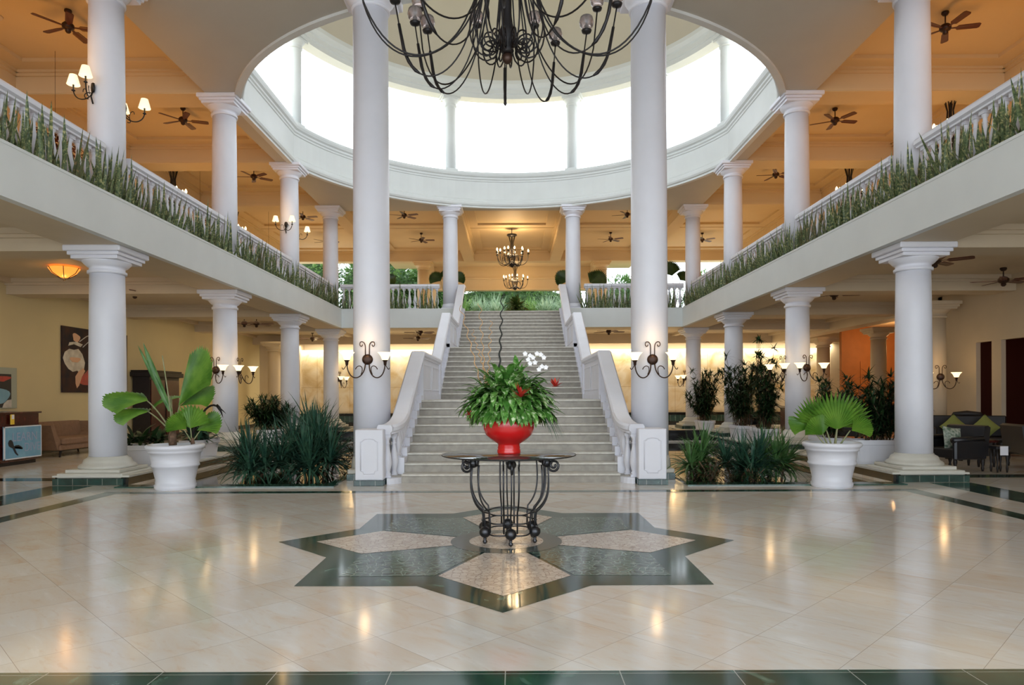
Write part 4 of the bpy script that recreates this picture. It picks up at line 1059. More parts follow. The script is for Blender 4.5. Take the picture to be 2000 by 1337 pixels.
def rosettes(t, H, W, nst, seed, h0=.37, mt='shrub', L=.17, per=17, spread=1.0, tall=None):
    rnd = random.Random(seed); m = MB(); ms = MB()
    for k in range(nst):
        x, y = rnd.uniform(-.3,.3)*W, rnd.uniform(-.15,.15)
        a = rnd.uniform(0,2*pi); q = rnd.uniform(.2,.75)*W*spread; zt = h0 + (H)*rnd.uniform(.35,.92)
        if tall and k < tall: zt = h0+H; q *= .5
        tip = (x+cos(a)*q, y+sin(a)*q*.6, zt)
        ms.tube([(x,y,h0-.03),((x*2+tip[0])/3,(y*2+tip[1])/3,h0+(zt-h0)*.5),tip], [.009,.007,.005], 5)
        for lv in range(5):
            f = 1-lv*.17; c = (x+(tip[0]-x)*f, y+(tip[1]-y)*f, h0+(zt-h0)*f)
            for j in range(per):
                b = rnd.uniform(0,2*pi); e = rnd.uniform(-.3,1.2)
                m.blade(c, (cos(b)*cos(e), sin(b)*cos(e), sin(e)), L*rnd.uniform(.7,1.15), .036, .7, n=3, taper=2)
    ms.build('stem', M['trunk'], t); m.build('foliage', M[mt], t)
G = 'white trough planters along the right kerb'
T = thing('potted_shrub', 'white trough planter with tall leafy shrub just left of the nearest right column', 'potted plant', (6.6, 13.3, .0)); trough(T, 1.3, .6, .46)
T.location = (7.12,13.36,.16); rosettes(T, 1.5, 1.0, 40, 21, mt='shrub', L=.24)
T = thing('potted_shrub', 'white trough planter with green shrub behind the right fan palm pot', 'potted plant', (6.85,14.9,.16), R(90)); trough(T); rosettes(T, 1.35, .8, 26, 22, L=.24)
T = thing('potted_shrub', 'white trough planter with very tall dark shrub left of the second right column', 'potted plant', (6.85,18.7,.16), R(90)); trough(T); rosettes(T, 2.45, .9, 36, 23, tall=3, L=.26)
T = thing('potted_shrub', 'white trough planter with bushy dark shrub in front of the third right column', 'potted plant', (6.85,20.6,.16), R(90)); trough(T); rosettes(T, 2.1, 1.2, 40, 24, tall=1, L=.28)
T = thing('potted_shrub', 'white trough planter with dark shrub between the third and farthest right columns', 'potted plant', (6.85,24.6,.16), R(90)); trough(T); rosettes(T, 2.0, 1.3, 40, 25, L=.3)
T = thing('potted_shrub', 'white trough planter with broad dark leaves behind the left palm pot', 'potted plant', (-7.05,13.5,.16)); trough(T, 1.15, .55, .40)
rnd = random.Random(5); m = MB()
for k in range(70):
    a = rnd.uniform(0,2*pi); e = rnd.uniform(0,1.3); m.blade((rnd.uniform(-.4,.4), rnd.uniform(-.15,.15), .35+rnd.uniform(0,.2)), (cos(a)*cos(e),sin(a)*cos(e),sin(e)), rnd.uniform(.25,.42), .09, .9, n=4)
m.build('foliage', M['aglao_dark'] if False else M['shrub'], T)
T = thing('potted_shrub', 'white trough planter with dark foliage right of the left palm pot', 'potted plant', (-6.85,15.2,.16), R(90)); trough(T, 1.1, .55, .40)
m = MB()
for k in range(90):
    a = rnd.uniform(0,2*pi); e = rnd.uniform(0,1.3); m.blade((rnd.uniform(-.4,.4), rnd.uniform(-.15,.15), .35+rnd.uniform(0,.3)), (cos(a)*cos(e),sin(a)*cos(e),sin(e)), rnd.uniform(.3,.5), .08, .9, n=4)
m.build('foliage', M['strap'], T)
T = thing('potted_shrub', 'dark leafy potted bush behind the big strappy plants on the left', 'potted plant', (-6.85,19.6,.16), R(90)); trough(T, 1.1, .55, .4); rosettes(T, 1.0, 1.1, 34, 27, L=.3)
# heron ornament
T = thing('heron_ornament', 'black heron-shaped ornament with curved neck beside the second left column', 'ornament', (-6.62, 14.2, .16))
m = MB(); m.tube(bez((0,0,0),(.02,0,.4),(.06,0,.6),(.2,0,.85),10)+bez((.2,0,.85),(.32,0,1.10),(.48,0,1.24),(.62,0,1.10),8)[1:], [.03]*10+[.022]*9, 6); m.tube([(.57,0,1.16),(.62,0,1.10),(.66,0,1.02),(.70,0,.90)], [.03,.035,.018,.003], 6); m.tube([(.6,0,1.12),(.70,0,1.04),(.76,0,.98)], [.02,.01,.003], 6); m.lathe([(.11,0),(.11,.02),(.02,.04)], 14)
m.build('body', M['iron'], T)

# ------------------------------------------------------------------ centre table, bowl, arrangement
TX, TY = .0, 7.1
T = thing('pedestal_table', 'round glass-topped table on scrolled iron legs in the centre of the star', 'table', (TX,TY,.006))
m = MB(); m.lathe([(.001,.878),(.68,.878),(.688,.884),(.688,.888),(.68,.893),(.001,.893)], 72, cap=False); m.build('glass_top', M['glass'], T)
m = MB(); m.tube([(.685*cos(2*pi*i/72), .685*sin(2*pi*i/72), .885) for i in range(73)], .006, 6); m.build('glass_rim', M['iron'], T)
for z, r in ((.215,.26),(.10,.27),(.30,.25)):
    m = MB(); m.tube([( (r+.02*cos(6*a))*cos(a), (r+.02*cos(6*a))*sin(a), z) for a in [2*pi*i/60 for i in range(61)]], .008, 6); m.build('ring_stretcher', M['gun'], T)
m = MB(); m.tube([(.30*cos(2*pi*i/40), .30*sin(2*pi*i/40), .862) for i in range(41)], .008, 6)
m.build('ring_stretcher', M['gun'], T)
for k in range(6):
    a = 2*pi*k/6 - pi/2 + .06; ca, sa = cos(a), sin(a); m = MB()
    for off in (-.085, 0, .085):
        pr = bez((.40,0,.80),(.42,0,.58),(.42,0,.44),(.28,0,.33),12) + [(.27,0,.24),(.27,0,.12)]
        if off == 0: pr = bez((.43,0,.80),(.46,0,.58),(.46,0,.43),(.31,0,.32),12) + [(.29,0,.24),(.29,0,.12)]
        top = bez((.40,0,.872),(.43,0,.868),(.44,0,.83),(.42,0,.80),5)
        if off == 0: top = []
        m.tube([(r*ca - off*(.6+.7*r)*sa, r*sa + off*(.6+.7*r)*ca, z) for r,_,z in top+pr], .0085, 6)
    # scroll at the top
    sp = spiral((.50,0,.795), .065, .015, -pi*.9, pi*2.2, n=26)
    sp = [(.44,0,.80)] + sp[1:]
    m.tube([(r*ca, r*sa, z) for r,_,z in sp], .012, 7)
    m.tube([(.38*ca,.38*sa,.87),(.50*ca,.50*sa,.866)], .008, 6)
    m.build('leg', M['gun'], T)
    m = MB(); m.sphere((.29*ca,.29*sa,.12), .058, 16, 10); m.build('ball', M['gun'], T); m = MB(); m.sphere((.42*ca,.42*sa,.82), .05, 14, 8); m.build('ball', M['gun'], T)
    m = MB(); m.lathe([(.004,0),(.02,.012),(.024,.03),(.012,.045),(.02,.055),(.01,.066)], 10, (.29*ca,.29*sa,0)); m.build('foot', M['gun'], T)
B = thing('red_bowl', 'glossy red footed bowl on the round glass table', 'bowl', (.0,TY,.9))
m = MB(); m.lathe([(.118,0),(.122,.008),(.122,.04),(.114,.05),(.118,.06),(.112,.09),(.12,.105),(.18,.14),(.235,.19),(.262,.25),(.268,.31),(.262,.37),(.25,.40),(.235,.40),(.245,.33),(.2,.25)], 48); m.build('bowl_body', M['red'], B)
m = MB(); m.lathe([(.24,.365),(.12,.39),(.001,.40)], 24, cap=False); m.build('soil', M['soil'], B)
A = thing('plant_arrangement', 'mound of variegated green leaves with red bromeliads growing in the red bowl', 'plant', (.0,TY,1.28))
rnd = random.Random(42); m = MB(); m2 = MB()
for k in range(620):
    a = rnd.uniform(0,2*pi); e = math.asin(rnd.uniform(-.12,1)); q = rnd.uniform(.55,1.0)
    d = V((cos(a)*cos(e), sin(a)*cos(e), sin(e)))
    p = V((d.x*.36*q, d.y*.30*q, .06 + max(0,d.z)*.36*q))
    dd = (d + V((rnd.uniform(-.35,.35), rnd.uniform(-.35,.35), rnd.uniform(-.1,.5)))).normalized()
    (m if rnd.random() < .8 else m2).blade(p, dd, rnd.uniform(.17,.27), rnd.uniform(.055,.085), rnd.uniform(.8,2.2), n=5, fold=.25)
for k in range(70):                                     # leaves spilling over the rim
    a = rnd.uniform(0,2*pi); r0 = rnd.uniform(.18,.25)
    m.blade((cos(a)*r0, sin(a)*r0, .14), (cos(a),sin(a),.05), rnd.uniform(.22,.32), rnd.uniform(.06,.09), 2.6, n=5, fold=.2)
m.build('variegated_foliage', M['aglao'], A); m2.build('green_foliage', M['aglao_dark'], A)
m = MB()
for k in range(26):
    a = rnd.uniform(-.9,.5); r0 = .26; m.blade((cos(a)*r0, sin(a)*r0*.6, .15), (cos(a),sin(a)*.5-.2,-.2), rnd.uniform(.35,.55), .022, 1.6, n=6, taper=2.5)
m.build('trailing_leaf', M['strap'], A)
for (x,y,z,r) in ((.12,-.42,.20,.13),(.47,-.15,.30,.10),(-.38,-.18,-.0,.08)):
    f = MB()
    for k in range(16):
        a = 2*pi*k/16; e = rnd.uniform(.1,1.2); f.blade((x,y,z), (cos(a)*cos(e), -.35+sin(a)*cos(e)*.6, sin(e)), r*rnd.uniform(.8,1.2), .03, .3, n=3)
    f.build('bromeliad_flower', M['red_leaf'], A)
f = MB(); f.tube([(.12,0,.4),(.18,-.03,.55),(.26,-.05,.62),(.36,-.05,.60)], .004, 5); f.build('orchid_stem', M['petiole'], A)
for (x,z) in ((.20,.58),(.22,.62),(.25,.60),(.29,.64),(.33,.63),(.36,.60),(.22,.54),(.27,.55),(.34,.51),(.38,.50),(.31,.48),(.17,.64)):
    f = MB()
    for k in range(5):
        a = 2*pi*k/5+.3; f.blade((x,-.06,z), (cos(a), -.25, sin(a)), .028, .024, .1, n=2, side=(-sin(a),0,cos(a)))
    f.build('orchid_bloom', M['orchid'], A)
def twigs(name, pts, r, mt, amp, fr, seed):
    rn = random.Random(seed); m = MB(); a, b = V(pts[0]), V(pts[1]); P_ = []
    for i in range(60):
        t_ = i/59; p = a.lerp(b, t_); s_ = amp*(.4+t_); P_.append((p.x + s_*sin(t_*fr), p.y + s_*cos(t_*fr*.9), p.z + .2*s_*sin(t_*fr*1.7)))
    m.tube(P_, [r*(1.2-.7*i/59) for i in range(60)], 5); m.build(name, M[mt], A)
twigs('dark_twisted_stem', [(-.10,0,.40),(-.06,.1,1.28)], .010, 'dark_twig', .012, 40, 1)
for i, (x0, x1, z1) in enumerate(((-.28,-.50,1.15),(-.24,-.30,1.18),(-.22,-.18,1.0),(-.2,-.38,.9))): twigs('curly_twig', [(x0,.05,.3),(x1,.1,z1)], .006, 'twig', .014, 38+5*i, i+2)

# second red bowl at the head of the stairs
T = thing('stone_platform', 'dark stone slab platform at the head of the stairs under the small red bowl', 'platform', (.15, 33.4, SL)); m = MB()
m.bbox(-1.15,1.15,-.8,.8,.12,.2,.01); m.build('slab_top', M['green_plain'], T); m = MB(); m.box(-1.05,1.05,-.7,.7,0,.12); m.build('slab_base', M['black_stone'], T)
B = thing('red_bowl', 'small distant red bowl on the dark slab at the head of the stairs', 'bowl', (.22,33.2,SL+.2)); m = MB(); m.lathe([(.2,0),(.2,.08),(.16,.1),(.36,.2),(.42,.34),(.40,.44),(.36,.44),(.34,.34)], 28); m.build('bowl_body', M['red'], B)
A2 = thing('plant_arrangement', 'bushy dark green plant in the distant red bowl', 'plant', (.22,33.2,SL+.6)); m = MB()
for k in range(380):
    a = rnd.uniform(0,2*pi); e = rnd.uniform(-.3,1.5); d = V((cos(a)*cos(e), sin(a)*cos(e), sin(e))); q = rnd.uniform(.05,.55); m.blade(d*q+V((0,0,.1)), d, rnd.uniform(.25,.42), .09, 1.2, n=3)
m.build('foliage', M['tree'], A2)
for i in range(2):
    pass
# fan palms standing on the upper floor
def upper_palm(label, loc, leaves, seed, h=1.4):
    rn = random.Random(seed); t = thing('potted_fan_palm', label, 'potted plant', loc, group=None)
    m = MB(); m.lathe([(.22,0),(.30,.4),(.33,.42),(.33,.5),(.28,.5),(.27,.44)], 20); m.build('pot', M['pot'], t)
    m = MB(); fans = []
    for (dx, dz, r, ax) in leaves:
        petiole(m, (0,0,.42), (dx*.6, rn.uniform(-.1,.1), dz), .08, .014); fans.append((dx,dz,r,ax))
    m.build('petiole', M['petiole'], t)
    for dx,dz,r,ax in fans:
        addleaf(t, (dx*.6,0,dz), ax, (-ax[0]*.4,-.85,.4), r, R(125), 20, .12, .12, mt='palm_dark')
upper_palm('dark fan palm on the upper floor just left of the tall left column', (-6.1,31.0,SL), [(-.1,2.0,.75,(.0,0,1)),(-.7,1.8,.6,(-1,0,.5)),(.6,1.8,.6,(1,0,.5))], 1)
upper_palm('fan palm behind the upper column left of the stair head', (-2.9,31.0,SL), [(-.5,1.8,.6,(-.7,0,.8)),(.5,1.8,.6,(.7,0,.8)),(0,1.9,.5,(0,0,1))], 2)
upper_palm('fan palm behind the upper column right of the stair head', (2.95,31.0,SL), [(-.6,1.8,.75,(-.8,0,.6)),(.9,1.7,.85,(.8,0,.7))], 3)
upper_palm('dark fan palm on the upper floor right of the tall right column', (7.3,31.0,SL), [(-.2,2.0,.75,(-.2,0,1)),(-.7,1.7,.6,(-1,0,.3)),(.4,1.8,.6,(.7,0,.8))], 4)

# ------------------------------------------------------------------ left lounge: desk, banner, sofa, cabinet, pictures
T = thing('reception_desk', 'mahogany dive counter at the far left edge', 'desk', (-10.9, 15.0, 0))
m = MB(); m.bbox(-.75,-.0,-.95,.95,.08,.80,.01); m.build('body', M['mahogany'], T)
m = MB(); m.bbox(-.72,.01,-.93,.93,.80,1.14,.01); m.bbox(-.78,.05,-.98,.98,1.13,1.17,.012); m.build('counter_top', M['mahogany'], T)
m = MB(); m.box(-.7,-.05,-.9,.9,0,.08); m.build('kick_board', M['darkwood'], T)
def text_mesh(txt, size, name, mt, parent, loc, rot, sx=1, ext=.002):
    cu_ = bpy.data.curves.new(name, 'FONT'); cu_.body = txt; cu_.size = size; cu_.extrude = ext; cu_.align_x = 'CENTER'
    o = bpy.data.objects.new('tmp', cu_); me = bpy.data.meshes.new_from_object(o); bpy.data.objects.remove(o)
    me.name = name; me.materials.clear(); me.materials.append(mt)
    r = place(me, name, parent, loc); r.rotation_euler = rot; r.scale = (sx,1,1); return r
T = thing('banner', 'pale blue LEARN DIVE banner with a black diver silhouette on the mahogany counter', 'banner', (-10.86, 14.98, 0))
Y0, Y1 = -.22, .97; Z0, Z1 = .14, .86
m = MB(); m.box(0,.012,Y0,Y1,Z0,Z1); m.build('sheet', M['banner'], T)
m = MB(); m.box(.0125,.016,Y0,Y0+.05,Z0,Z1); m.box(.0125,.016,Y0,Y1,Z1-.025,Z1); m.box(.0125,.016,Y0,Y1,Z0,Z0+.025); m.box(.0125,.016,Y1-.02,Y1,Z0,Z1); m.build('hem', M['banner_trim'], T)
rx = (pi/2, 0, pi/2)
text_mesh('LEARN', .27, 'lettering', M['banner_text'], T, (.016,.43,.53), rx, .98)
text_mesh('DIVE', .27, 'lettering', M['banner_text'], T, (.016,.66,.29), rx, .92)
m = MB(); 
def yz(pts, z_=.017, th=.004): return pts
m.prism([(-.09,.50),(-.06,.56),(.0,.57),(.05,.52),(.08,.44),(.12,.405),(.22,.41),(.31,.375),(.34,.345),(.36,.365),(.30,.41),(.22,.445),(.13,.44),(.10,.40),(.16,.29),(.22,.22),(.19,.215),(.12,.27),(.05,.38),(-.02,.41),(-.07,.44)], 'x', .016, .02); m.build('diver_silhouette', M['diver'], T)
T = thing('buoy_ornament', 'small yellow and white dive tag fixed above the banner on the counter', 'ornament', (-10.85, 15.02, .9))
m = MB(); m.bbox(0,.015,-.06,.06,0,.22,.01); m.build('tag_plate', M['yellow_paint'], T); m = MB(); m.bbox(.016,.022,-.03,.03,.12,.21,.01); m.build('tag_window', M['paper'], T)
T = thing('sofa', 'tan upholstered sofa with curved arms against the yellow wall on the left', 'sofa', (-11.55, 18.0, 0))
m = MB(); m.bbox(-.35,.42,-.95,.95,.17,.30,.03); m.build('seat_frame', M['tan'], T)
m = MB(); m.bbox(-.28,.45,-.86,.86,.30,.47,.05); m.build('seat_cushion', M['tan'], T)
m = MB(); m.prism([(-.42,.2),(-.25,.2),(-.28,.5),(-.34,.86),(-.5,.86),(-.5,.5)], 'y', -1.0, 1.0); m.build('backrest', M['tan'], T)
for s in (-1,1):
    m = MB(); m.prism([(s*.84,.2),(s*.98,.2),(s*1.12,.55),(s*1.22,.80),(s*1.10,.84),(s*.98,.55),(s*.86,.44)], 'x', -.45, .36); m.build('armrest', M['tan'], T)
for x in (-.3,.36):
    for y in (-.85,.85): m = MB(); m.tube([(x,y,.18),(x,y*1.05,0)], [.035,.02], 8); m.build('leg', M['darkwood'], T)
T = thing('cabinet', 'tall dark carved wooden cabinet against the yellow wall behind the palm', 'cabinet', (-12.05, 23.5, 0))
m = MB(); m.bbox(-.3,.25,-1.0,1.0,.1,2.15,.01); m.build('carcass', M['darkwood'], T)
m = MB(); m.bbox(-.33,.36,-1.12,1.12,2.15,2.3,.02); m.bbox(-.33,.32,-1.06,1.06,2.3,2.36,.01); m.build('cornice', M['darkwood'], T)
m = MB(); m.bbox(-.3,.3,-1.05,1.05,0,.1,.01); m.build('plinth', M['darkwood'], T)
for s in (-1,1):
    m = MB(); m.bbox(.25,.28,*sorted((s*.06,s*.94)),.2,2.05,.008); m.build('door', M['mahogany'], T)
T = thing('painting', 'large dark painting of pale swirling shapes with a red patch on the yellow wall', 'painting', (-RW, 20.6, 1.62))
m = MB(); m.box(.01,.05,-1.6,1.6,0,1.84); m.build('canvas', M['art_dark'], T)
def blob(pts, mt, x): m = MB(); m.prism(pts, 'x', x, x+.003); m.build('painted_shape', M[mt], T)
def ell(cy_, cz_, ry, rz_, n=24, w=.12, ph=0): return [(cy_+ry*(1+w*sin(3*a+ph))*cos(a), cz_+rz_*(1+w*cos(2*a+ph))*sin(a)) for a in [2*pi*i/n for i in range(n)]]
blob([(-1.58,.95),(-1.5,1.12),(-1.3,1.22),(-1.1,1.2),(-.9,1.24),(-.72,1.1),(-.6,.86),(-.66,.62),(-.8,.52),(-.95,.62),(-1.15,.58),(-1.35,.66),(-1.5,.8)], 'art_white', .051)
blob(ell(-1.0,1.55,.16,.13,w=.2,ph=1), 'art_skin', .053)
blob([(-1.05,.45),(-.9,.6),(-.7,.7),(-.6,.62),(-.75,.45),(-.88,.2),(-.98,.12),(-1.04,.25)], 'art_skin', .057); blob(ell(-1.05,.92,.22,.09,w=.25), 'art_skin', .057)
blob([(-1.35,1.30),(-1.1,1.36),(-.8,1.30),(-.7,1.38),(-1.0,1.44),(-1.3,1.40)], 'art_white', .053)
blob([(-.95,.3),(-.9,.46),(-.6,.55),(-.3,.78),(.4,.82),(1.2,.62),(1.5,.4),(1.4,.24),(0,.2),(-.7,.22)], 'art_red', .051)
blob([(-.4,.3),(-.1,.28),(0,.4),(-.1,.48),(-.35,.45)], 'art_white', .054); blob([(.5,.3),(.9,.3),(.9,.42),(.5,.42)], 'art_white', .054)
for q_, (y0_, z0_, y1_, z1_) in enumerate(((-.85,1.45,-.2,1.72),(-.7,1.3,-.1,1.6),(-.35,1.75,-.25,1.0),(-.1,1.7,0,1.1),(.2,1.72,.25,1.0),(.5,1.6,.6,1.1),(.9,1.7,1.3,1.0))):
    m = MB(); m.tube([(.053,y0_,z0_),(.053,(y0_+y1_)/2,(z0_+z1_)/2+.04),(.053,y1_,z1_)], .014, 4); m.build('painted_stroke', M['art_white'], T)
T = thing('poster', 'framed blue underwater poster at the far left edge above the counter', 'poster', (-RW, 16.4, 1.22))
m = MB(); m.box(.01,.05,-.75,.86,0,1.0); m.build('frame', M['frame_grey'], T)
m = MB(); m.box(.051,.055,-.65,.66,.0+.02,.84); m.build('picture', M['diver'], T)
m = MB(); m.prism(ell(.1,.3,.5,.22), 'x', .056,.058); m.build('blue_patch', M['banner'], T)
m = MB(); m.prism(ell(.2,.72,.4,.09,w=.3), 'x', .056,.058); m.build('red_patch', M['art_red'], T)
m = MB(); m.prism([(.35,.02),(.66,.02),(.66,.22),(.52,.2),(.4,.12)], 'x', .059,.061); m.build('white_patch', M['art_white'], T)
T = thing('ceiling_light', 'amber glass bowl ceiling light under the left gallery, above the painting', 'ceiling lamp', (-9.95,15.4,4.4))
m = MB(); m.lathe([(.01,-.26),(.12,-.23),(.24,-.15),(.31,-.05),(.31,-.04),(.23,-.13)], 24, cap=False); m.build('glass_bowl', M['amber'], T)
m = MB(); m.lathe([(.06,0),(.05,-.03),(.02,-.05)], 12); m.tube([(0,0,-.02),(0,0,-.3)], .01, 6)
for k in range(6):
    a = 2*pi*k/6; m.tube([(r*cos(a),r*sin(a),z) for r,z in ((.33,-.035),(.25,-.16),(.12,-.24),(.02,-.30))], .008, 5)
m.lathe([(.001,-.33),(.03,-.30),(.001,-.27)], 8); m.build('frame', M['iron'], T); lamp((-9.95,15.4,4.0), 2.5, (1,.5,.15))
# ------------------------------------------------------------------ right lounge
def armchair(label, loc, rz, cushion=None):
    t = thing('armchair', label, 'armchair', loc, rz, 'black leather armchairs of the right lounge')
    m = MB(); m.bbox(-.36,.36,-.36,.34,.26,.44,.03); m.build('seat', M['leather'], t)
    m = MB(); m.prism([(.22,.30),(.38,.30),(.46,.84),(.40,.88),(.32,.86)], 'x', -.42, .42); m.build('backrest', M['leather'], t)
    for s in (-1,1):
        m = MB(); m.bbox(*sorted((s*.34,s*.44)),-.40,.36,.24,.60,.03); m.tube([(s*.39,-.42,.61),(s*.39,.3,.63)], .055, 10); m.build('armrest', M['leather'], t)
        for y in (-.33,.33): m = MB(); m.lathe([(.018,0),(.03,.06),(.02,.1),(.038,.18),(.036,.27)], 10, (s*.36,y,0)); m.build('leg', M['darkwood'], t)
    return t
armchair('black leather armchair with a patterned cushion beside the nearest right column', (8.65,13.55,0), R(-75))
C = thing('cushion', 'green and white patterned cushion leaning in the black armchair', 'cushion', (8.62,13.5,.62))
m = MB(); n = 10
vs = []; fs = []
for sgn in (-1,1):
    for i in range(n+1):
        for j in range(n+1):
            u, v = i/n*2-1, j/n*2-1; th = .07*(1-u**4)*(1-v**4); sq = 1-.06*(1-abs(u))*0
            vs.append((u*.23*(1-.08*(1-v*v)), sgn*th, v*.23*(1-.08*(1-u*u))))
o_ = (n+1)**2
for i in range(n):
    for j in range(n):
        a = i*(n+1)+j; fs.append((a,a+1,a+n+2,a+n+1)); fs.append((o_+a,o_+a+n+1,o_+a+n+2,o_+a+1))
m.add(vs, fs, 0, True); CM = m.mesh('cushion', M['cushion']); c_ = place(CM, 'cushion_body', C); c_.rotation_euler = (R(-14), R(8), R(15))
armchair('black leather armchair cut off by the right edge of the picture', (10.55,13.9,0), R(80))
T = thing('side_table', 'low dark round table between the black armchairs on the right', 'table', (9.65,14.2,0)); m = MB(); m.lathe([(.3,.5),(.31,.52),(.31,.54),(.001,.55)], 24); m.build('tabletop', M['mahogany'], T)
for k in range(4): a = pi/4+k*pi/2; m = MB(); m.lathe([(.018,0),(.03,.1),(.018,.2),(.035,.35),(.02,.5)], 8, (.22*cos(a),.22*sin(a),0)); m.build('leg', M['darkwood'], T)
for x, l in ((9.28,'left of the pair'),(9.98,'right of the pair')):
    T = thing('stool', 'dark turned-leg stool with a white card, %s near the right edge' % l, 'stool', (x,13.15,0)); m = MB(); m.bbox(-.13,.13,-.13,.13,.44,.5,.01); m.build('seat', M['leather'], T)
    for sx_ in (-1,1):
        for sy_ in (-1,1): m = MB(); m.lathe([(.014,0),(.024,.08),(.014,.15),(.026,.28),(.016,.44)], 8, (sx_*.09,sy_*.09,0)); m.build('leg', M['darkwood'], T)
    m = MB(); m.box(-.075,.075,-.145,-.135,.33,.5); m.build('card', M['paper'], T)
def settee(label, loc, rz=0, cush=True):
    t = thing('settee', label, 'sofa', loc, rz)
    m = MB(); m.bbox(-.8,.8,-.35,.35,.2,.44,.03); m.build('seat', M['darkwood'], t)
    m = MB(); m.bbox(-.8,.8,.28,.4,.44,.95,.03); m.lathe([(.35,0),(.3,.1),(.001,.14)], 16, (0,.34,.93), sy=.15); m.build('backrest', M['darkwood'], t)
    for s in (-1,1): m = MB(); m.bbox(*sorted((s*.72,s*.84)),-.35,.36,.1,.66,.03); m.build('armrest', M['darkwood'], t)
    m = MB(); m.box(-.75,.75,-.3,.3,0,.2); m.build('base', M['darkwood'], t)
settee('dark high-backed settee with two olive cushions before the doorway on the right', (11.2,16.9,0), R(-25))
for i, (x, y) in enumerate(((10.85,16.95),(11.45,16.7))):
    C = thing('cushion', 'olive green cushion on the dark settee, the %s one' % ('left','right')[i], 'cushion', (x,y,.68)); q = place(CM, 'cushion_body', C); q.data = CM.copy(); q.data.materials[0] = M['lime']; q.rotation_euler = (R(-15), R(45), R(-25))
T = thing('coffee_table', 'dark low table in front of the settee on the right', 'table', (10.4,15.6,0)); m = MB(); m.bbox(-.5,.5,-.3,.3,.4,.46,.01); m.build('tabletop', M['darkwood'], T)
for sx_ in (-1,1):
    for sy_ in (-1,1): m = MB(); m.box(sx_*.42-.03,sx_*.42+.03,sy_*.24-.03,sy_*.24+.03,0,.4); m.build('leg', M['darkwood'], T)
armchair('dark armchair far back behind the second right trough planter', (8.3,24.0,0), R(30))
armchair('dark armchair far back beside the orange-lit passage', (9.9,20.5,0), R(-40))
T = thing('bar_counter', 'brown bar counter in the right background under the passage', 'counter', (10.6,24.6,0)); m = MB(); m.bbox(-.6,.6,-1.2,1.2,0,1.0,.01); m.build('body', M['mahogany'], T); m = MB(); m.bbox(-.7,.7,-1.3,1.3,1.0,1.06,.01); m.build('counter_top', M['cream'], T)
T = thing('recessed_light', 'round recessed ceiling light glowing over the passage on the right', 'ceiling lamp', (14.9,28.0,4.4)); m = MB(); m.lathe([(.15,0),(.14,-.02),(.12,-.03)], 18, cap=False); m.build('ring', M['white'], T); m = MB(); m.lathe([(.001,-.028),(.12,-.022)], 18, cap=False); m.build('lens', M['ceil_lamp'], T)
for (x,y,l) in ((-9.7,13.2,'round ceiling grille at the top left of the upper gallery'),(10.2,13.2,'round ceiling grille at the top right of the upper gallery'),(-10.9,14.6,'lower round ceiling grille near the top left fan')):
    m = MB(); m.lathe([(.17,0),(.16,-.03),(.10,-.05),(.09,-.02),(.001,-.02)], 20, (0,0,0)); o = m.build('ceiling_grille', M['cream'], None, (x,y,CZ)); tag(o, l, 'vent')

# ------------------------------------------------------------------ outside
g = MB(); g.prism([(44,SL-.9),(90,SL-.9),(90,7.6),(50,6.9),(45.6,6.6),(44.4,5.0),(44,4.6)], 'x', -45, 45); o = struct(g, 'floor_garden', M['lawn'])
def leafy(name, label, cat, loc, rx_, ry_, rz_, n, L, w, mt, seed, trunk=True, kind=None, group=None, bend=.6, up=0):
    rn = random.Random(seed); t = thing(name, label, cat, loc, group=group); m = MB()
    for k in range(n):
        a = rn.uniform(0,2*pi); e = rn.uniform(-.9,1.57); q = rn.uniform(.65,1.0)*(1+.15*sin(5*a+seed)+.1*sin(7*e))
        d = V((cos(a)*cos(e), sin(a)*cos(e), sin(e))); p = V((d.x*rx_*q, d.y*ry_*q, rz_ + d.z*rz_*q))
        m.blade(p, d+V((rn.uniform(-.7,.7),rn.uniform(-.7,.7),rn.uniform(-.5,.7)+up)), L*rn.uniform(.6,1.2), w, bend, n=2)
    m.build('foliage', M[mt], t)
    m = MB(); m.lathe([(max(.01,.8*cos(e_)), .8*sin(e_)*rz_) for e_ in [(-.5+k/8)*pi for k in range(9)]], 14, (0,0,rz_), sx=rx_, sy=ry_, cap=False); m.build('foliage_core', M['core'], t)  # solid dark core added to stop sky showing between the leaves
    if trunk:
        m = MB(); m.tube([(0,0,-.9),(0,0,rz_*.9)], [.18,.1], 8)
        for k in range(4): a = 2*pi*k/4+seed; m.tube([(0,0,rz_*.4),(cos(a)*rx_*.5,sin(a)*ry_*.5,rz_*1.1)], [.09,.04], 6)
        m.build('trunk', M['trunk'], t)
    return t
i = 0
for x, y, rx_, rz_, l in ((-21,52,3.6,3.4,'bright green garden tree seen beyond the left balcony corner'),(-15.5,50,3.2,2.9,'bushy garden tree beyond the back opening, left of the farthest left column'),(-9.5,49,3.2,2.4,'bushy garden tree between the farthest left column and the short cream column'),(-6.2,52,2.4,2.3,'garden tree just left of the short cream column')):
    leafy('tree', l, 'tree', (x,y,6.7), rx_, 2.2, rz_, 3000, .5, .2, 'hedge' if i != 2 else 'tree', 60+i, group='garden trees behind the upper hall'); i += 1
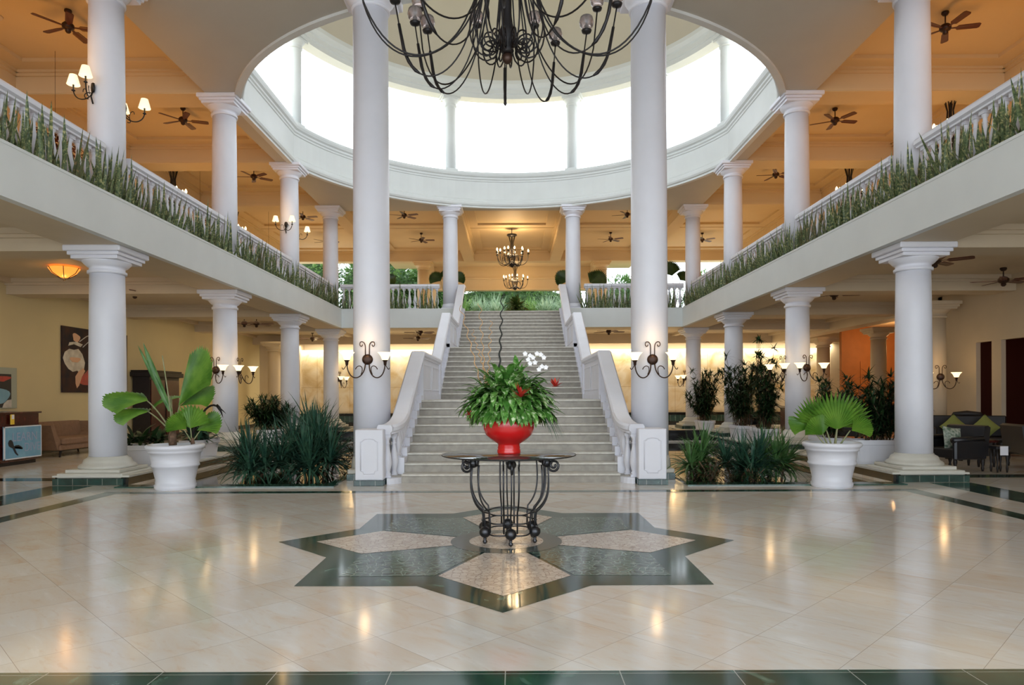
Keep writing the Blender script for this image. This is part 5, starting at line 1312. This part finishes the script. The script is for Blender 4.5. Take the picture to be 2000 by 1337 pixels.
for k, (x, c) in enumerate(((-3.3,'leftmost, dark'),(-2.2,'second from the left'),(-1.1,'just left of the small red bowl'),(1.2,'just right of the small red bowl'),(2.3,'second from the right'),(3.4,'rightmost'))):
    rn = random.Random(80+k); t = thing('ornamental_grass', 'pale arching grass clump framed by the porch behind the stairs, %s' % c, 'plant', (x,46.4+.3*(k%2),6.6)); m = MB()
    for j in range(330):
        a = rn.uniform(0,2*pi); e = rn.uniform(.7,1.5); m.blade((rn.uniform(-.3,.3),rn.uniform(-.3,.3),0), (cos(a)*cos(e),sin(a)*cos(e),sin(e)), rn.uniform(.9,1.9), .06, rn.uniform(.5,1.6), n=5, taper=2.5)
    m.build('foliage', M['grass' if k % 3 else 'hedge'], t)
leafy('hedge', 'dark green hedge across the garden behind the porch', 'hedge', (0,53.5,6.9), 6.0, 1.2, 1.6, 4200, .4, .13, 'tree', 90, trunk=False)
for k, (x, z, h) in enumerate(((9,0,1.75),(15.2,0,1.9),(21.5,0,1.8))):
    leafy('garden_bush', 'low distant bush on the horizon through the right back opening, %s' % ('left','middle','right')[k], 'plant', (x,52,6.8), 3.0, 1.5, h, 1800, .35, .12, 'tree', 95+k, trunk=False)

# ------------------------------------------------------------------ light
w = bpy.data.worlds.new('bright_overcast_sky'); bpy.context.scene.world = w; w.use_nodes = True
bg = w.node_tree.nodes['Background']; bg.inputs['Color'].default_value = (.84,.92,1,1); bg.inputs['Strength'].default_value = WORLD
def area(name, loc, sx_, sy_, rot, watts, col):
    d = bpy.data.lights.new(name, 'AREA'); d.shape = 'RECTANGLE'; d.size = sx_; d.size_y = sy_; d.energy = watts; d.color = col
    o = bpy.data.objects.new(name, d); COL.objects.link(o); o.location = loc; o.rotation_euler = rot; return o
# strip light in the trough above the marble wall
area('marble_wall_strip_light', (2.6, 33.72, 3.93), 26, .12, (R(18),0,0), 430, (1,.88,.64))
# unseen area lights added to warm galleries and hall, upward above, downward below
for s in (-1,1):
    for y in (9.8,14.8,19.8,24.8,30.5,35.5):
        area('gallery_up_fill', (s*9.9, y, 6.0), 1.2, 3.2, (pi,0,0), WARM*(1.25 if y < 12 else 1), (1,.42,.07) if y < 20 else (1,.56,.19))
    for y in (14.8,19.8,24.8,30.5): area('gallery_down_fill', (s*9.8, y, 4.22), 3, 3, (0,0,0), LOWW*(1 if s < 0 else .5), (1,.76,.42))  # added fill under the lower ceiling, without a fitting
    for y in (30.5,35.6): area('hall_up_fill', (s*4.7, y, 6.0), 1.5, 3, (pi,0,0), WARM*.55, (1,.60,.27))  # added fill for the hall ceiling, without a fitting
lamp((15.6,28.0,3.4), 45, (1,.55,.22), .2); lamp((RW+1.8,17,2.6), 6, (1,.3,.1), .2)
# ------------------------------------------------------------------ camera
cam = bpy.data.cameras.new('camera'); co = bpy.data.objects.new('camera', cam); COL.objects.link(co)
co.location = (CAMX, 0, CAMZ); co.rotation_euler = (R(90), R(.22), 0)
cam.sensor_width = 36; cam.lens = F/2000*36; cam.shift_x = -3/2000; cam.shift_y = (771-668.5)/2000; cam.clip_end = 300; cam.clip_start = .05
sc_n = bpy.context.scene; sc_n.camera = co
sc_n.view_settings.view_transform = 'Standard'; sc_n.view_settings.look = 'None'; sc_n.view_settings.exposure = EXPO; sc_n.view_settings.gamma = 1
sc_n.view_settings.use_curve_mapping = False
cy_ = sc_n.cycles; cy_.max_bounces = 8; cy_.diffuse_bounces = 5; cy_.glossy_bounces = 4; cy_.transmission_bounces = 6; cy_.transparent_max_bounces = 6
cy_.use_denoising = True; cy_.sample_clamp_indirect = 6; cy_.caustics_reflective = False; cy_.caustics_refractive = False
